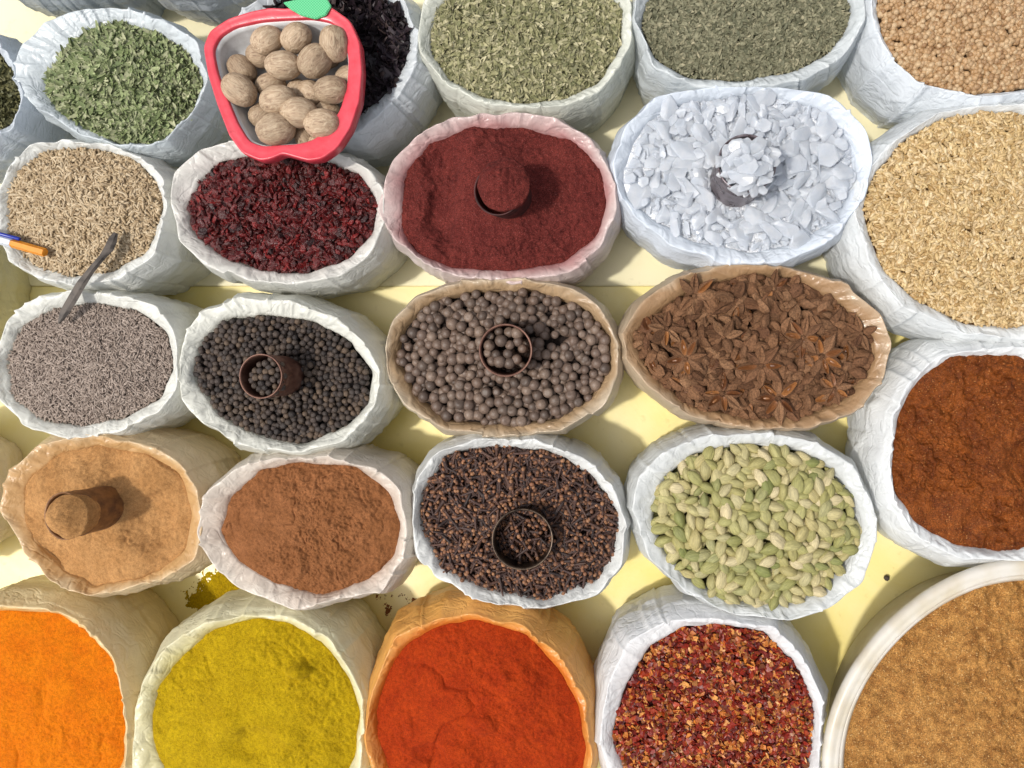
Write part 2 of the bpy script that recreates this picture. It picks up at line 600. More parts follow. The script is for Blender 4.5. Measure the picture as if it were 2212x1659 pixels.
    obj('spice_bag', me, label, 'spice bag', 'open plastic bags of spice')
    return c, Rc, zc

def heap_obj(h, name, mat, label, category):
    return obj(name, h.sheet(name, mat, 130), label, category, kind='stuff')

# ================================================================ MATERIALS
m_table = NT('yellow_painted_board')
_n1 = m_table.noise(6, 6, 0.6, 0.5); _n2 = m_table.noise(60, 5, 0.65)
_c = m_table.mix(m_table.ramp(_n1, [(0.35, (0, 0, 0, 1)), (0.65, (1, 1, 1, 1))]), lin((240, 222, 134), 0.9), lin((246, 234, 176), 0.9))
_c = m_table.mix(m_table.ramp(_n2, [(0.6, (0, 0, 0, 1)), (0.8, (0.5, 0.5, 0.5, 1))]), _c, lin((200, 180, 110), 0.85))
m_table.link(_c, m_table.b.inputs['Base Color'])
m_table.b.inputs['Roughness'].default_value = 0.35
m_table.link(m_table.bump(_n1, 0.2, 0.01), m_table.b.inputs['Normal'])
m_table2 = NT('cream_board')
_n1 = m_table2.noise(7, 6, 0.6, 0.5); _n2 = m_table2.noise(70, 5, 0.65)
_c = m_table2.mix(_n1, lin((240, 232, 204), 0.88), lin((236, 228, 178), 0.88))
_c = m_table2.mix(m_table2.ramp(_n2, [(0.58, (0, 0, 0, 1)), (0.8, (0.5, 0.5, 0.5, 1))]), _c, lin((190, 175, 135), 0.85))
m_table2.link(_c, m_table2.b.inputs['Base Color'])
m_table2.b.inputs['Roughness'].default_value = 0.4

# ================================================================ TABLE
def board(name, x0, x1, y0, y1, z0, z1, mat, label):
    bm = bmesh.new()
    bmesh.ops.create_cube(bm, size=1)
    for v in bm.verts:
        v.co = Vector((x0 if v.co.x < 0 else x1, y0 if v.co.y < 0 else y1, z0 if v.co.z < 0 else z1))
    bmesh.ops.bevel(bm, geom=list(bm.edges), offset=0.001, segments=2, affect='EDGES')
    me = bpy.data.meshes.new(name); bm.to_mesh(me); bm.free()
    me.materials.append(mat)
    return obj(name, me, label, 'table')
TY = Y(591)
t1 = board('market_table', -1.1, 0.9, -0.85, TY, -0.03, 0.0, m_table.m, 'pale yellow painted market table top under the spice bags')
t2 = board('market_table', -1.1, 0.9, TY + 0.0003, 0.9, -0.03, 0.003, m_table2.m, 'cream coloured market table top butted against the yellow one')

# ================================================================ BAGS
def heap_for(b, **k): return Heap(b[0], b[1], b[2], **k)

b = make_bag([(32,165),(45,95),(100,45),(180,18),(270,15),(360,45),(430,95),(450,170),(415,240),(350,312),(260,318),(170,288),(70,225)],
             [(84,170),(128,105),(180,62),(250,43),(330,66),(390,103),(432,175),(400,247),(335,304),(250,308),(175,272),(105,225)],
             'open white plastic bag full of dried green leaves', (200, 208, 212))
h_mint = heap_for(b, dome=0.014, amp=0.003, freq=25, seed=1)
b = make_bag([(905,70),(900,140),(855,215),(775,285),(690,300),(600,285),(520,230),(485,120),(520,30),(600,-40),(700,-70),(800,-50),(870,0)],
             [(882,70),(872,135),(830,195),(760,250),(690,270),(610,250),(545,200),(515,115),(550,40),(620,-15),(700,-40),(790,-25),(860,15)],
             'open white plastic bag of dark dried hibiscus under the apple tray', (200, 206, 210), bulge=0.008)
h_dark = heap_for(b, dome=0.004, amp=0.004, freq=30, seed=2)
b = make_bag([(905,70),(915,0),(960,-60),(1130,-90),(1300,-70),(1365,0),(1364,80),(1340,150),(1280,208),(1190,232),(1120,232),(1040,224),(960,182),(912,120)],
             [(925,60),(945,5),(1010,-40),(1130,-60),(1270,-45),(1350,5),(1338,100),(1292,172),(1220,208),(1130,217),(1040,203),(968,166),(930,110)],
             'open white plastic bag of crumbled pale green herbs', (204, 206, 194))
h_thyme = heap_for(b, dome=0.012, amp=0.003, freq=25, seed=3)
b = make_bag([(1372,40),(1375,-20),(1450,-90),(1620,-120),(1800,-80),(1868,-20),(1865,45),(1820,125),(1740,172),(1620,192),(1500,186),(1410,145)],
             [(1386,50),(1395,-10),(1470,-60),(1620,-90),(1780,-60),(1848,0),(1834,60),(1792,112),(1700,152),(1600,168),(1500,163),(1420,127)],
             'open white plastic bag of fine green dried herbs', (194, 200, 202))
h_herb = heap_for(b, dome=0.010, amp=0.003, freq=25, seed=4)
b = make_bag([(1882,-10),(1890,60),(1925,135),(1990,185),(2110,212),(2250,200),(2330,100),(2330,-60),(2120,-130),(1930,-100)],
             [(1898,0),(1912,70),(1943,132),(2012,180),(2110,200),(2230,184),(2305,100),(2300,-50),(2110,-100),(1940,-75)],
             'thick white sack full of round coriander seeds', (212, 218, 226), cuff=0.03, bulge=0.012)
h_cori = heap_for(b, dome=0.012, amp=0.002, freq=25, seed=5)
b = make_bag([(-10,70),(24,130),(52,205),(30,275),(-30,320),(-130,340),(-240,290),(-290,190),(-240,90),(-120,50)],
             [(-15,105),(14,150),(36,205),(15,262),(-40,300),(-130,312),(-225,270),(-265,190),(-225,110),(-120,78)],
             'open white plastic bag of crushed dried leaves', (194, 202, 210))
h_leaf2 = heap_for(b, dome=0.010, amp=0.003, freq=25, seed=6)
b = make_bag([(365,450),(352,385),(310,340),(240,312),(150,302),(70,312),(20,350),(-10,420),(-8,500),(20,565),(80,602),(170,622),(260,605),(335,550)],
             [(343,450),(328,385),(272,338),(180,315),(90,322),(33,360),(5,430),(9,510),(60,570),(140,595),(232,585),(308,540)],
             'open white plastic bag of tan cumin seeds', (220, 221, 216))
h_cumin = heap_for(b, dome=0.012, amp=0.002, freq=25, seed=7)
b = make_bag([(368,440),(375,370),(430,322),(500,306),(620,315),(730,330),(800,368),(832,410),(828,480),(800,550),(730,600),(640,615),(540,605),(450,575),(385,520)],
             [(397,440),(423,383),(478,340),(560,330),(690,340),(768,368),(811,430),(801,502),(742,561),(650,587),(560,582),(468,553),(407,500)],
             'open white plastic bag of dried dark red barberries', (212, 214, 206), (204, 172, 172), 0.3)
h_barb = heap_for(b, dome=0.008, amp=0.003, freq=25, seed=8)
b = make_bag([(812,450),(845,350),(900,290),(980,250),(1090,240),(1200,255),(1280,300),(1322,380),(1332,450),(1300,530),(1230,590),(1110,610),(990,600),(900,560),(850,515)],
             [(862,430),(872,368),(928,300),(1010,270),(1130,270),(1232,295),(1290,348),(1311,430),(1290,510),(1220,563),(1100,584),(983,576),(898,545),(864,490)],
             'open white plastic bag dusted pink around sumac powder', (214, 206, 200), (196, 144, 142), 0.85)
h_sumac = heap_for(b, dome=0.010, amp=0.006, freq=18, seed=9, octv=5, gain=0.5, clod=0.0030, clodf=100,
                   feats=[(950,460,40,-0.014,1.2,0.7),(945,355,38,-0.011),(1160,330,60,-0.010),(1205,410,50,-0.008),(1010,300,26,0.006),(1250,520,50,-0.004),(1060,400,75,0.009),(1090,500,60,0.005)])
b = make_bag([(1318,350),(1350,270),(1420,208),(1530,190),(1680,185),(1800,205),(1870,270),(1888,350),(1865,430),(1800,520),(1690,568),(1570,570),(1450,530),(1370,470),(1330,410)],
             [(1342,370),(1372,290),(1438,226),(1540,205),(1680,200),(1782,229),(1848,300),(1858,385),(1817,467),(1737,521),(1620,545),(1500,518),(1408,470),(1352,420)],
             'open clear white plastic bag full of white crystals', (206, 214, 224))
h_crys = heap_for(b, dome=0.010, amp=0.003, freq=25, seed=10)
b = make_bag([(1845,450),(1870,370),(1935,300),(2030,240),(2110,226),(2230,222),(2340,290),(2390,480),(2330,680),(2212,735),(2090,722),(1955,668),(1872,570)],
             [(1869,450),(1889,380),(1950,306),(2040,252),(2120,236),(2215,234),(2320,310),(2350,480),(2300,650),(2212,708),(2100,700),(1988,650),(1908,570)],
             'wide white plastic sack of pale golden grain seeds', (216, 221, 228), (225, 215, 195), 0.3, cuff=0.03, bulge=0.01)
h_wheat = heap_for(b, dome=0.015, amp=0.003, freq=20, seed=11)
b = make_bag([(386,790),(376,710),(340,660),(260,637),(160,630),(70,647),(15,690),(-15,780),(-5,860),(50,920),(150,946),(260,935),(350,890),(384,840)],
             [(368,790),(350,716),(290,672),(190,652),(100,665),(30,710),(1,780),(15,860),(78,908),(160,921),(260,903),(338,860)],
             'open white plastic bag of small grey brown seeds', (218, 218, 210))
h_fine = heap_for(b, dome=0.010, amp=0.002, freq=25, seed=12)
b = make_bag([(388,800),(395,720),(440,672),(520,643),(620,648),(720,680),(790,740),(824,800),(810,880),(750,950),(640,980),(520,962),(430,912),(392,860)],
             [(407,810),(419,740),(478,689),(560,679),(670,694),(751,735),(797,800),(795,862),(750,921),(650,962),(550,946),(460,900)],
             'open white plastic bag full of black peppercorns', (214, 214, 204), bulge=0.006)
h_pep = heap_for(b, dome=0.008, amp=0.002, freq=20, seed=13)
b = make_bag([(830,760),(848,690),(900,640),(1000,607),(1120,602),(1240,622),(1308,670),(1338,740),(1334,810),(1300,880),(1220,928),(1080,944),(960,930),(880,880),(838,820)],
             [(850,770),(869,700),(930,646),(1030,626),(1150,626),(1258,659),(1318,719),(1322,790),(1281,860),(1200,909),(1080,921),(960,909),(889,860)],
             'open plastic bag with tan stained lip full of allspice', (208, 198, 176), (190, 160, 124), 1.25)
h_all = heap_for(b, dome=0.010, amp=0.002, freq=20, seed=14)
b = make_bag([(1346,720),(1384,650),(1464,597),(1580,574),(1700,576),(1820,612),(1905,680),(1930,740),(1910,820),(1850,890),(1750,925),(1620,930),(1490,900),(1402,840),(1354,780)],
             [(1365,730),(1400,688),(1500,619),(1620,590),(1720,599),(1823,658),(1896,738),(1890,801),(1832,861),(1751,900),(1620,906),(1498,879),(1409,812)],
             'open plastic bag with brown stained lip full of star anise', (200, 184, 158), (184, 148, 110), 1.4)
h_star = heap_for(b, dome=0.012, amp=0.003, freq=20, seed=15)
b = make_bag([(0,1100),(15,1020),(80,962),(180,940),(290,952),(380,990),(425,1050),(438,1130),(420,1210),(350,1250),(260,1275),(190,1287),(110,1255),(50,1195)],
             [(42,1120),(50,1040),(110,985),(200,965),(310,985),(378,1028),(405,1110),(393,1192),(327,1241),(240,1261),(190,1270),(128,1237),(70,1180)],
             'open plastic bag stained tan around ginger powder', (228, 210, 174), (218, 174, 118), 1.3, bulge=0.006)
h_ging = heap_for(b, dome=0.010, amp=0.005, freq=18, seed=16, octv=4, crack=0.0018, crackf=25, clod=0.0016, clodf=60,
                  feats=[(320,1130,52,-0.011),(120,1060,62,0.008),(240,1015,46,-0.007,1.3,0.8),(340,1020,40,0.005),(110,1190,50,-0.004),(280,1220,50,0.004),(80,1110,30,-0.004)])
b = make_bag([(428,1150),(450,1060),(510,1008),(600,987),(710,987),(810,1008),(866,1062),(882,1140),(870,1210),(825,1275),(720,1300),(640,1318),(540,1285),(460,1230)],
             [(467,1160),(488,1078),(560,1015),(650,1000),(760,1010),(830,1060),(862,1130),(845,1210),(790,1259),(690,1290),(588,1266),(510,1222)],
             'open white plastic bag of brown cinnamon powder', (216, 210, 198), (208, 180, 160), 0.6, bulge=0.006)
h_cinn = heap_for(b, dome=0.012, amp=0.006, freq=22, seed=17, octv=5, gain=0.55, crack=0.0022, crackf=45, clod=0.0046, clodf=60)
b = make_bag([(890,1120),(902,1032),(950,972),(1030,947),(1150,947),(1260,987),(1330,1050),(1354,1140),(1345,1220),(1290,1288),(1170,1316),(1040,1298),(940,1250),(898,1190)],
             [(902,1130),(909,1058),(960,982),(1060,965),(1190,975),(1281,1028),(1336,1110),(1331,1191),(1291,1258),(1170,1302),(1048,1279),(949,1230)],
             'open white plastic bag full of dark whole cloves', (212, 213, 210))
h_clove = heap_for(b, dome=0.008, amp=0.003, freq=20, seed=18)
b = make_bag([(1368,1100),(1378,1030),(1430,975),(1520,942),(1650,934),(1770,957),(1850,1010),(1884,1090),(1893,1170),(1865,1258),(1790,1318),(1700,1340),(1580,1328),(1480,1283),(1400,1200)],
             [(1405,1110),(1430,1040),(1498,982),(1600,962),(1720,971),(1800,1010),(1851,1080),(1868,1150),(1841,1220),(1790,1280),(1700,1316),(1580,1309),(1490,1258),(1429,1190)],
             'open clear white plastic bag full of green cardamom pods', (206, 209, 208))
h_card = heap_for(b, dome=0.012, amp=0.002, freq=20, seed=19)
b = make_bag([(1918,1030),(1924,900),(1965,820),(2045,760),(2212,748),(2350,800),(2400,1000),(2330,1170),(2212,1212),(2080,1208),(1985,1165),(1930,1090)],
             [(1931,1020),(1945,900),(1990,821),(2060,773),(2212,768),(2330,850),(2360,1000),(2300,1140),(2212,1193),(2085,1188),(1992,1141),(1939,1065)],
             'wide white sack of dark brown moist sugar', (220, 223, 226), cuff=0.04, bulge=0.014)
h_dsug = heap_for(b, dome=0.008, amp=0.010, freq=18, seed=20, octv=4, gain=0.55, clod=0.0065, clodf=60, feats=[(2212,1000,50,-0.01)])
b = make_bag([(-20,1302),(110,1312),(190,1350),(250,1430),(276,1530),(272,1660),(210,1790),(40,1840),(-160,1780),(-270,1560),(-180,1380)],
             [(-20,1325),(110,1330),(180,1370),(235,1440),(262,1530),(256,1650),(200,1760),(40,1800),(-140,1740),(-230,1560),(-150,1400)],
             'cream plastic bag full of bright orange turmeric powder', (228, 212, 170), (240, 196, 120), 1.0, bulge=0.008)
h_oran = heap_for(b, dome=0.012, amp=0.006, freq=12, seed=22, octv=4, gain=0.5, clod=0.0015, clodf=80, crack=0.0025, crackf=12)
b = make_bag([(282,1610),(304,1480),(352,1402),(440,1345),(540,1325),(630,1332),(715,1380),(765,1460),(786,1540),(780,1660),(720,1790),(540,1840),(360,1790),(290,1700)],
             [(320,1600),(328,1500),(372,1432),(450,1365),(550,1340),(620,1352),(695,1400),(748,1470),(772,1540),(762,1640),(715,1750),(540,1810),(380,1760)],
             'cream plastic bag full of yellow curry powder', (228, 220, 192), (224, 210, 130), 0.65, bulge=0.008)
h_yell = heap_for(b, dome=0.014, amp=0.006, freq=14, seed=23, octv=4, gain=0.55, crack=0.0022, crackf=20, clod=0.0030, clodf=70,
                  feats=[(652,1448,22,0.011,0.8,1.4),(545,1605,44,-0.008,0.7,1.4),(490,1575,40,0.005),(610,1610,40,0.005)])
b = make_bag([(786,1600),(804,1490),(852,1375),(930,1345),(1020,1325),(1130,1350),(1215,1420),(1268,1510),(1280,1640),(1240,1780),(1040,1840),(840,1780)],
             [(806,1590),(818,1500),(862,1410),(930,1362),(1020,1345),(1125,1372),(1196,1440),(1252,1530),(1266,1640),(1220,1760),(1040,1800),(870,1750)],
             'orange stained plastic bag full of red paprika powder', (226, 172, 84), (228, 130, 48), 1.0, bulge=0.01)
h_papr = heap_for(b, dome=0.014, amp=0.006, freq=12, seed=24, octv=4, gain=0.55, crack=0.0035, crackf=14, clod=0.0020, clodf=80,
                  feats=[(1045,1560,26,0.007,1.0,1.2),(930,1632,30,-0.006,0.8,1.3),(1000,1650,50,0.007),(1120,1480,40,0.005),(1110,1452,14,-0.003)])
b = make_bag([(1292,1600),(1314,1475),(1355,1385),(1440,1340),(1560,1332),(1675,1352),(1742,1430),(1778,1510),(1770,1640),(1730,1780),(1560,1840),(1350,1780)],
             [(1320,1600),(1346,1500),(1402,1405),(1480,1358),(1580,1355),(1655,1373),(1722,1440),(1762,1520),(1756,1640),(1715,1750),(1560,1800),(1380,1750)],
             'white plastic bag full of crushed red chilli flakes', (218, 220, 222), (220, 205, 200), 0.3, bulge=0.008)
h_chil = heap_for(b, dome=0.010, amp=0.004, freq=20, seed=25)
make_bag([(200,-70),(120,-50),(20,-60),(-80,-100),(-120,-200),(-40,-300),(100,-320),(200,-260),(240,-160)], None, 'grey white plastic sack standing behind the herb bags', (158, 166, 172), closed=True, bulge=0.01)
make_bag([(480,-80),(400,-55),(300,-70),(262,-150),(300,-260),(400,-300),(500,-260),(530,-160)], None, 'grey white plastic sack standing behind the herb bags', (162, 168, 174), closed=True, bulge=0.01)
make_bag([(-130,520),(-120,640),(-170,760),(-300,800),(-420,740),(-460,600),(-400,480),(-260,440)], None, 'cream plastic sack with crumpled side beside the seed bags', (184, 178, 144), closed=True, bulge=0.01)
make_bag([(-140,1000),(-115,1090),(-140,1190),(-240,1250),(-360,1220),(-420,1100),(-360,990),(-240,940)], None, 'cream plastic sack with crumpled side beside the powder bags', (202, 190, 170), closed=True, bulge=0.01)

# ================================================================ TUB
def plastic_tub():
    M = NT('clear_tub_plastic')
    M.b.inputs['Roughness'].default_value = 0.3
    n = M.noise(25, 3)
    cc_ = M.ramp(n, [(0.35, lin((226, 216, 196), 0.95)), (0.65, lin((242, 238, 230), 0.95))])
    M.link(cc_, M.b.inputs['Base Color'])
    tr = M.n('ShaderNodeBsdfTranslucent'); M.link(cc_, tr.inputs['Color'])
    mx = M.n('ShaderNodeMixShader'); mx.inputs[0].default_value = 0.4
    M.link(M.b.outputs[0], mx.inputs[1]); M.link(tr.outputs[0], mx.inputs[2]); M.link(mx.outputs[0], M.out.inputs['Surface'])
    c = (X(2232), Y(1662))
    cs, sn = np.cos(TH), np.sin(TH)
    k = 1 + 0.012 * np.cos(4 * (TH + math.pi / 4)) * -1
    def row(r, z): return (c[0] + px(r) * k * cs, c[1] + px(r) * k * sn, np.full(NTH, z))
    body = ring_mesh('body', [row(392, 0.08), row(399, 0.112), row(408, 0.119), row(414, 0.120), row(417, 0.116), row(408, 0.10), row(385, 0.05), row(365, 0.005), row(350, 0.001)], [M.m])
    rim = ring_mesh('rim', [row(414, 0.118), row(416, 0.1215), row(419, 0.1230), row(424, 0.1225), row(428, 0.1225), row(433, 0.1240), row(440, 0.1245), row(446, 0.1230), row(450, 0.119), row(449, 0.114), row(444, 0.110), row(438, 0.111)], [M.m])
    root = obj('plastic_tub', None, 'round clear plastic tub with thick rim full of sugar', 'tub', loc=(c[0], c[1], 0))
    for nm, me in (('body', body), ('rim', rim)):
        me.transform(Matrix.Translation((-c[0], -c[1], 0)))
        obj(nm, me, parent=root)
    return c, px(400) * k
tc, tR = plastic_tub()
h_lsug = Heap(tc, tR, 0.110, dome=0.014, amp=0.006, freq=22, seed=31, octv=4, gain=0.55, clod=0.0055, clodf=80)

# ================================================================ POWDERS
heap_obj(h_sumac, 'sumac_powder', mat_powder('sumac', (104, 42, 38), (120, 52, 46), (150, 84, 78), 0.72, bump=0.9, fine=1000, grain=0.6), 'coarse dark red sumac powder heaped in its bag', 'sumac')
heap_obj(h_ging, 'ginger_powder', mat_powder('ginger', (194, 146, 94), (178, 130, 80), None, 0.80, bump=0.45, grain=0.25), 'fine tan ginger powder with smooth scooped hollows', 'ginger powder')
heap_obj(h_cinn, 'cinnamon_powder', mat_powder('cinnamon', (156, 102, 64), (138, 88, 52), None, 0.78, bump=0.6, grain=0.3), 'lumpy brown cinnamon powder heaped in its bag', 'cinnamon powder')
heap_obj(h_dsug, 'brown_sugar', mat_powder('dark_sugar', (146, 78, 28), (108, 52, 16), (200, 140, 80), 0.76, rough=0.5, bump=1.0, fine=900, grain=0.55, speckt=0.68), 'moist dark brown sugar in clumps', 'sugar')
heap_obj(h_lsug, 'brown_sugar', mat_powder('light_sugar', (190, 138, 74), (144, 96, 46), (224, 184, 124), 0.8, coarse=90, rough=0.7, bump=1.0, fine=800, grain=0.55, speckt=0.66), 'crumbly light brown sugar filling a plastic tub', 'sugar')
heap_obj(h_oran, 'turmeric_powder', mat_powder('turmeric', (236, 130, 10), (226, 116, 6), None, 0.74, bump=0.6, grain=0.25), 'bright orange turmeric powder filling its bag', 'turmeric powder')
heap_obj(h_yell, 'curry_powder', mat_powder('curry', (194, 162, 14), (178, 146, 8), None, 0.78, bump=0.7, grain=0.35), 'yellow green curry powder with scooped hollows', 'curry powder')
heap_obj(h_papr, 'paprika_powder', mat_powder('paprika', (186, 64, 14), (168, 52, 10), None, 0.70, bump=0.6, grain=0.35), 'orange red paprika powder heaped in its bag', 'paprika powder')

# ================================================================ SCATTER
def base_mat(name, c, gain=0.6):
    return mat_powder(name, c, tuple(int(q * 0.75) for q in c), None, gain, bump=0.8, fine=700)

def seeds(h, name, cols, label, category, tlist, n, size, sizevar=0.2, pitch=0.35, lift=0.001, rough=0.6, lim=0.985, flat=None, basec=None, gain=0.85, smooth=True, nscale=700, vary=0.3, layers=0.004, coat=0.0):
    P = h.rand(n, lim)
    z = h.z(P[:, 0], P[:, 1]) + lift - rng.uniform(0, layers, n) + 0.0005
    mat = mat_bits('mat_' + name, cols, rough, gain, nscale, 0.4, 0.0005, vary, coat=coat)
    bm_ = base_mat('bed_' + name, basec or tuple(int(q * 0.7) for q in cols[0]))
    k = len(tlist)
    parts = []
    for i in range(k):
        idx = np.arange(i, n, k)
        m = len(idx)
        s = px(size) * (1 + sizevar * rng.uniform(-1, 1, m))
        sy = s * (flat[0] if flat else 1) * rng.uniform(0.85, 1.2, m); sz = s * (flat[1] if flat else 1) * rng.uniform(0.85, 1.2, m)
        roll = rng.uniform(0, 6.28, m) if not flat else rng.normal(0, 0.45, m)
        R = rots(rng.uniform(0, 6.28, m), rng.normal(0, pitch, m), roll, s, sy, sz)
        parts.append((tlist[i], R, np.column_stack([P[idx], z[idx]])))
    me = merge(name, parts, [mat], smooth)
    add_bed(me, h, bm_, 0.002, 50)
    obj(name, me, label, category, kind='stuff')

def add_bed(me, h, bedm, drop, rings=40):
    sh = h.sheet('bed', bedm, rings)
    bm = bmesh.new(); bm.from_mesh(me); n0 = len(bm.faces); bm.from_mesh(sh)
    bm.faces.ensure_lookup_table()
    k = len(me.materials)
    vs = set()
    for f in bm.faces[n0:]:
        f.material_index = k; vs.update(f.verts)
    for v in vs: v.co.z -= drop
    bm.to_mesh(me); bm.free(); me.materials.append(bedm); bpy.data.meshes.remove(sh)

seeds(h_mint, 'dried_leaves', [(98,112,72),(130,144,94),(160,170,124),(110,120,78),(188,190,152),(80,92,58)], 'dried green leaf pieces heaped in a bag', 'dried herbs', [T_LEAF, T_LEAF, T_LEAF2, T_LEAF, T_STICK], 7000, 27, 0.45, 0.28, 0.003, 0.7, nscale=500, layers=0.006, gain=0.88, vary=0.2, flat=(1, 1), basec=(70, 78, 48))
seeds(h_dark, 'dried_petals', [(40,30,38),(58,46,52),(34,28,30),(76,62,60)], 'dark purple dried petals under the apple tray', 'dried petals', [T_LEAF, T_LEAF2], 3000, 40, 0.5, 0.6, 0.004, 0.5, layers=0.006)
seeds(h_thyme, 'dried_herbs', [(116,116,78),(144,142,100),(172,166,126),(96,98,64),(200,192,154),(84,86,56)], 'crumbled pale green dried herbs with light stalks', 'dried herbs', [T_LEAF, T_LEAF2, T_LEAF2, T_STICK], 11000, 15, 0.5, 0.3, 0.002, 0.7, layers=0.005, gain=0.84, vary=0.2, flat=(1, 1), basec=(70,70,44))
seeds(h_herb, 'dried_herbs', [(100,100,76),(126,124,98),(148,144,116),(86,88,66),(170,162,132)], 'finely crumbled grey green dried mint', 'dried herbs', [T_LEAF, T_LEAF2, T_LEAF2, T_STICK], 13000, 12, 0.55, 0.3, 0.002, 0.7, layers=0.004, gain=0.82, vary=0.2, flat=(1, 1), basec=(60,62,44))
seeds(h_leaf2, 'dried_herbs', [(98,96,60),(124,120,80),(80,82,52)], 'crushed dried green leaves at the edge of a bag', 'dried herbs', [T_LEAF, T_LEAF2], 1500, 20, 0.4, 0.4, 0.002, layers=0.004)
seeds(h_cori, 'coriander_seeds', [(176,136,92),(198,160,116),(212,182,142),(154,114,74),(206,172,130)], 'round tan coriander seeds filling a sack', 'coriander seeds', [T_BALL], 3600, 12.5, 0.15, 0.5, 0.003, 0.5, basec=(70,48,30), layers=0.006, gain=0.7)
seeds(h_cumin, 'cumin_seeds', [(172,148,114),(196,174,140),(210,190,158),(150,126,94),(184,160,124)], 'tan curved cumin seeds heaped in a bag', 'cumin seeds', [T_SEED, T_SEED2], 6500, 22, 0.2, 0.3, 0.002, 0.6, basec=(90,72,52), layers=0.004, gain=0.82)
seeds(h_wheat, 'grain_seeds', [(200,168,114),(220,192,140),(178,142,88),(234,210,166),(160,128,78)], 'pale golden husked grain seeds filling a sack', 'grain', [T_GRAIN, T_GRAIN, T_SEED], 10000, 18, 0.25, 0.35, 0.002, 0.45, basec=(100,70,38), layers=0.006, gain=0.76)
seeds(h_fine, 'caraway_seeds', [(132,116,104),(156,140,128),(176,160,148),(112,96,86)], 'small grey brown caraway seeds filling a bag', 'caraway seeds', [T_SEED, T_SEED2], 11000, 13, 0.2, 0.3, 0.0015, 0.65, basec=(70,58,50), layers=0.003)
seeds(h_chil, 'chilli_flakes', [(116,24,12),(150,40,18),(84,18,12),(178,62,22),(64,14,12),(222,136,56),(124,28,14),(90,18,14),(230,160,84),(150,44,16),(96,20,14)], 'crushed glossy red chilli flakes with pale seeds', 'chilli flakes', T_FLAKES + [T_FLAKES[0]], 5500, 19, 0.4, 0.4, 0.003, 0.4, flat=(1, 1), smooth=False, basec=(70,16,10), layers=0.005, gain=0.78)

# ---- pieces that are built one by one -------------------------------------------------
CUPS = dict(allspice=(X(1099), Y(753)), sumac=(X(1106), Y(424)), crystal=(X(1590), Y(392)), pepper=(X(612), Y(812)), ginger=(X(225), Y(1098)), clove=(X(1130), Y(1158)))
CR = px(53)

def piles(h, name, stuffname, meshes, tstuff, mat, size, dmin, nstuff, label, slabel, category, group, avoid=(), maxn=300, elong=False, lift=0.0, extra_pts=None, seedcol=(60,40,30), sizevar=0.12, nmin_layer=0.005, flatrot=0.25, jit=(-0.0022, 0.0015), smooth=True):
    P = h.poisson(dmin, 25000, 0.955, avoid)
    z = h.z(P[:, 0], P[:, 1]) + lift + rng.uniform(jit[0], jit[1], len(P))
    P3 = np.column_stack([P, z])
    if extra_pts is not None: P3 = np.concatenate([extra_pts, P3])
    ind, rest = P3[:maxn], P3[maxn:]
    def eul(n):
        if elong: return np.stack([rng.uniform(0, 6.28, n), rng.normal(0, flatrot, n), rng.uniform(0, 6.28, n)], 1)
        return np.stack([rng.uniform(0, 6.28, n), rng.uniform(0, 6.28, n), rng.uniform(0, 6.28, n)], 1)
    n = len(ind)
    indiv(name, meshes, eul(n), ind, label, category, group, list((1 + sizevar * rng.uniform(-1, 1, n)).astype(float)))
    Q = h.rand(nstuff, 0.98)
    zq = h.z(Q[:, 0], Q[:, 1]) + lift - rng.uniform(nmin_layer * 0.6, nmin_layer * 1.5, nstuff)
    Q = np.column_stack([Q, zq])
    if len(rest): Q = np.concatenate([rest, Q])
    m = len(Q)
    e = eul(m)
    s = size * (1 + sizevar * rng.uniform(-1, 1, m))
    R = rots(e[:, 2], e[:, 1], e[:, 0], s)
    tl = tstuff if isinstance(tstuff, list) else [tstuff]
    k = len(tl)
    me = merge(stuffname, [(tl[i], R[i::k], Q[i::k]) for i in range(k)], mat, smooth)
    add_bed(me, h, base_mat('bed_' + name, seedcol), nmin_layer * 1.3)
    obj(stuffname, me, slabel, category, kind='stuff')

def disc_pts(c, r, n, z, dz=0.003):
    out = []
    tries = 0
    d = r * 1.6 / math.sqrt(n)
    while len(out) < n and tries < 4000:
        tries += 1
        a, q = random.uniform(0, 6.28), r * math.sqrt(random.random())
        p = (c[0] + q * math.cos(a), c[1] + q * math.sin(a))
        if all((p[0] - o[0]) ** 2 + (p[1] - o[1]) ** 2 > d * d for o in out):
            out.append((p[0], p[1], z + random.uniform(-dz, dz) + 0.005 * (1 - (q / r) ** 2)))
    return np.array(out)

# allspice
m_all = mat_bits('allspice_skin', [(110,90,78),(130,108,94),(92,76,66),(146,124,108),(116,94,80)], 0.5, 0.66, 900, 0.5, 0.0004, 0.35, spec=0.45)
def berry_mesh(seed, mat, size, dimple=0.12, rough=0.02):
    t = rough_t(dict(T_BALL_HI), rough, 3, seed)
    v = t['v'].copy()
    a = np.clip((v[:, 0] - 0.40) / 0.10, 0, 1)
    v[:, 0] -= dimple * a
    ringp = np.exp(-((np.hypot(v[:, 1], v[:, 2]) - 0.17) / 0.05) ** 2) * (v[:, 0] > 0.3)
    v[:, 0] += 0.05 * ringp
    t['v'] = v
    return t_mesh('berry', t, [mat], True, size)
ms = [berry_mesh(s, m_all, px(22.5)) for s in range(4)]
piles(h_all, 'allspice_berry', 'allspice_berries', ms, T_BALL, [m_all], px(21), px(18.0), 600, 'round grey brown allspice berry in a bag', 'lower layer of allspice berries in a bag', 'allspice berry', 'allspice berries in a bag', [(CUPS['allspice'][0], CUPS['allspice'][1], CR + px(8))], 300, extra_pts=disc_pts(CUPS['allspice'], px(40), 16, 0.154), seedcol=(60,50,46), lift=0.002, sizevar=0.2)
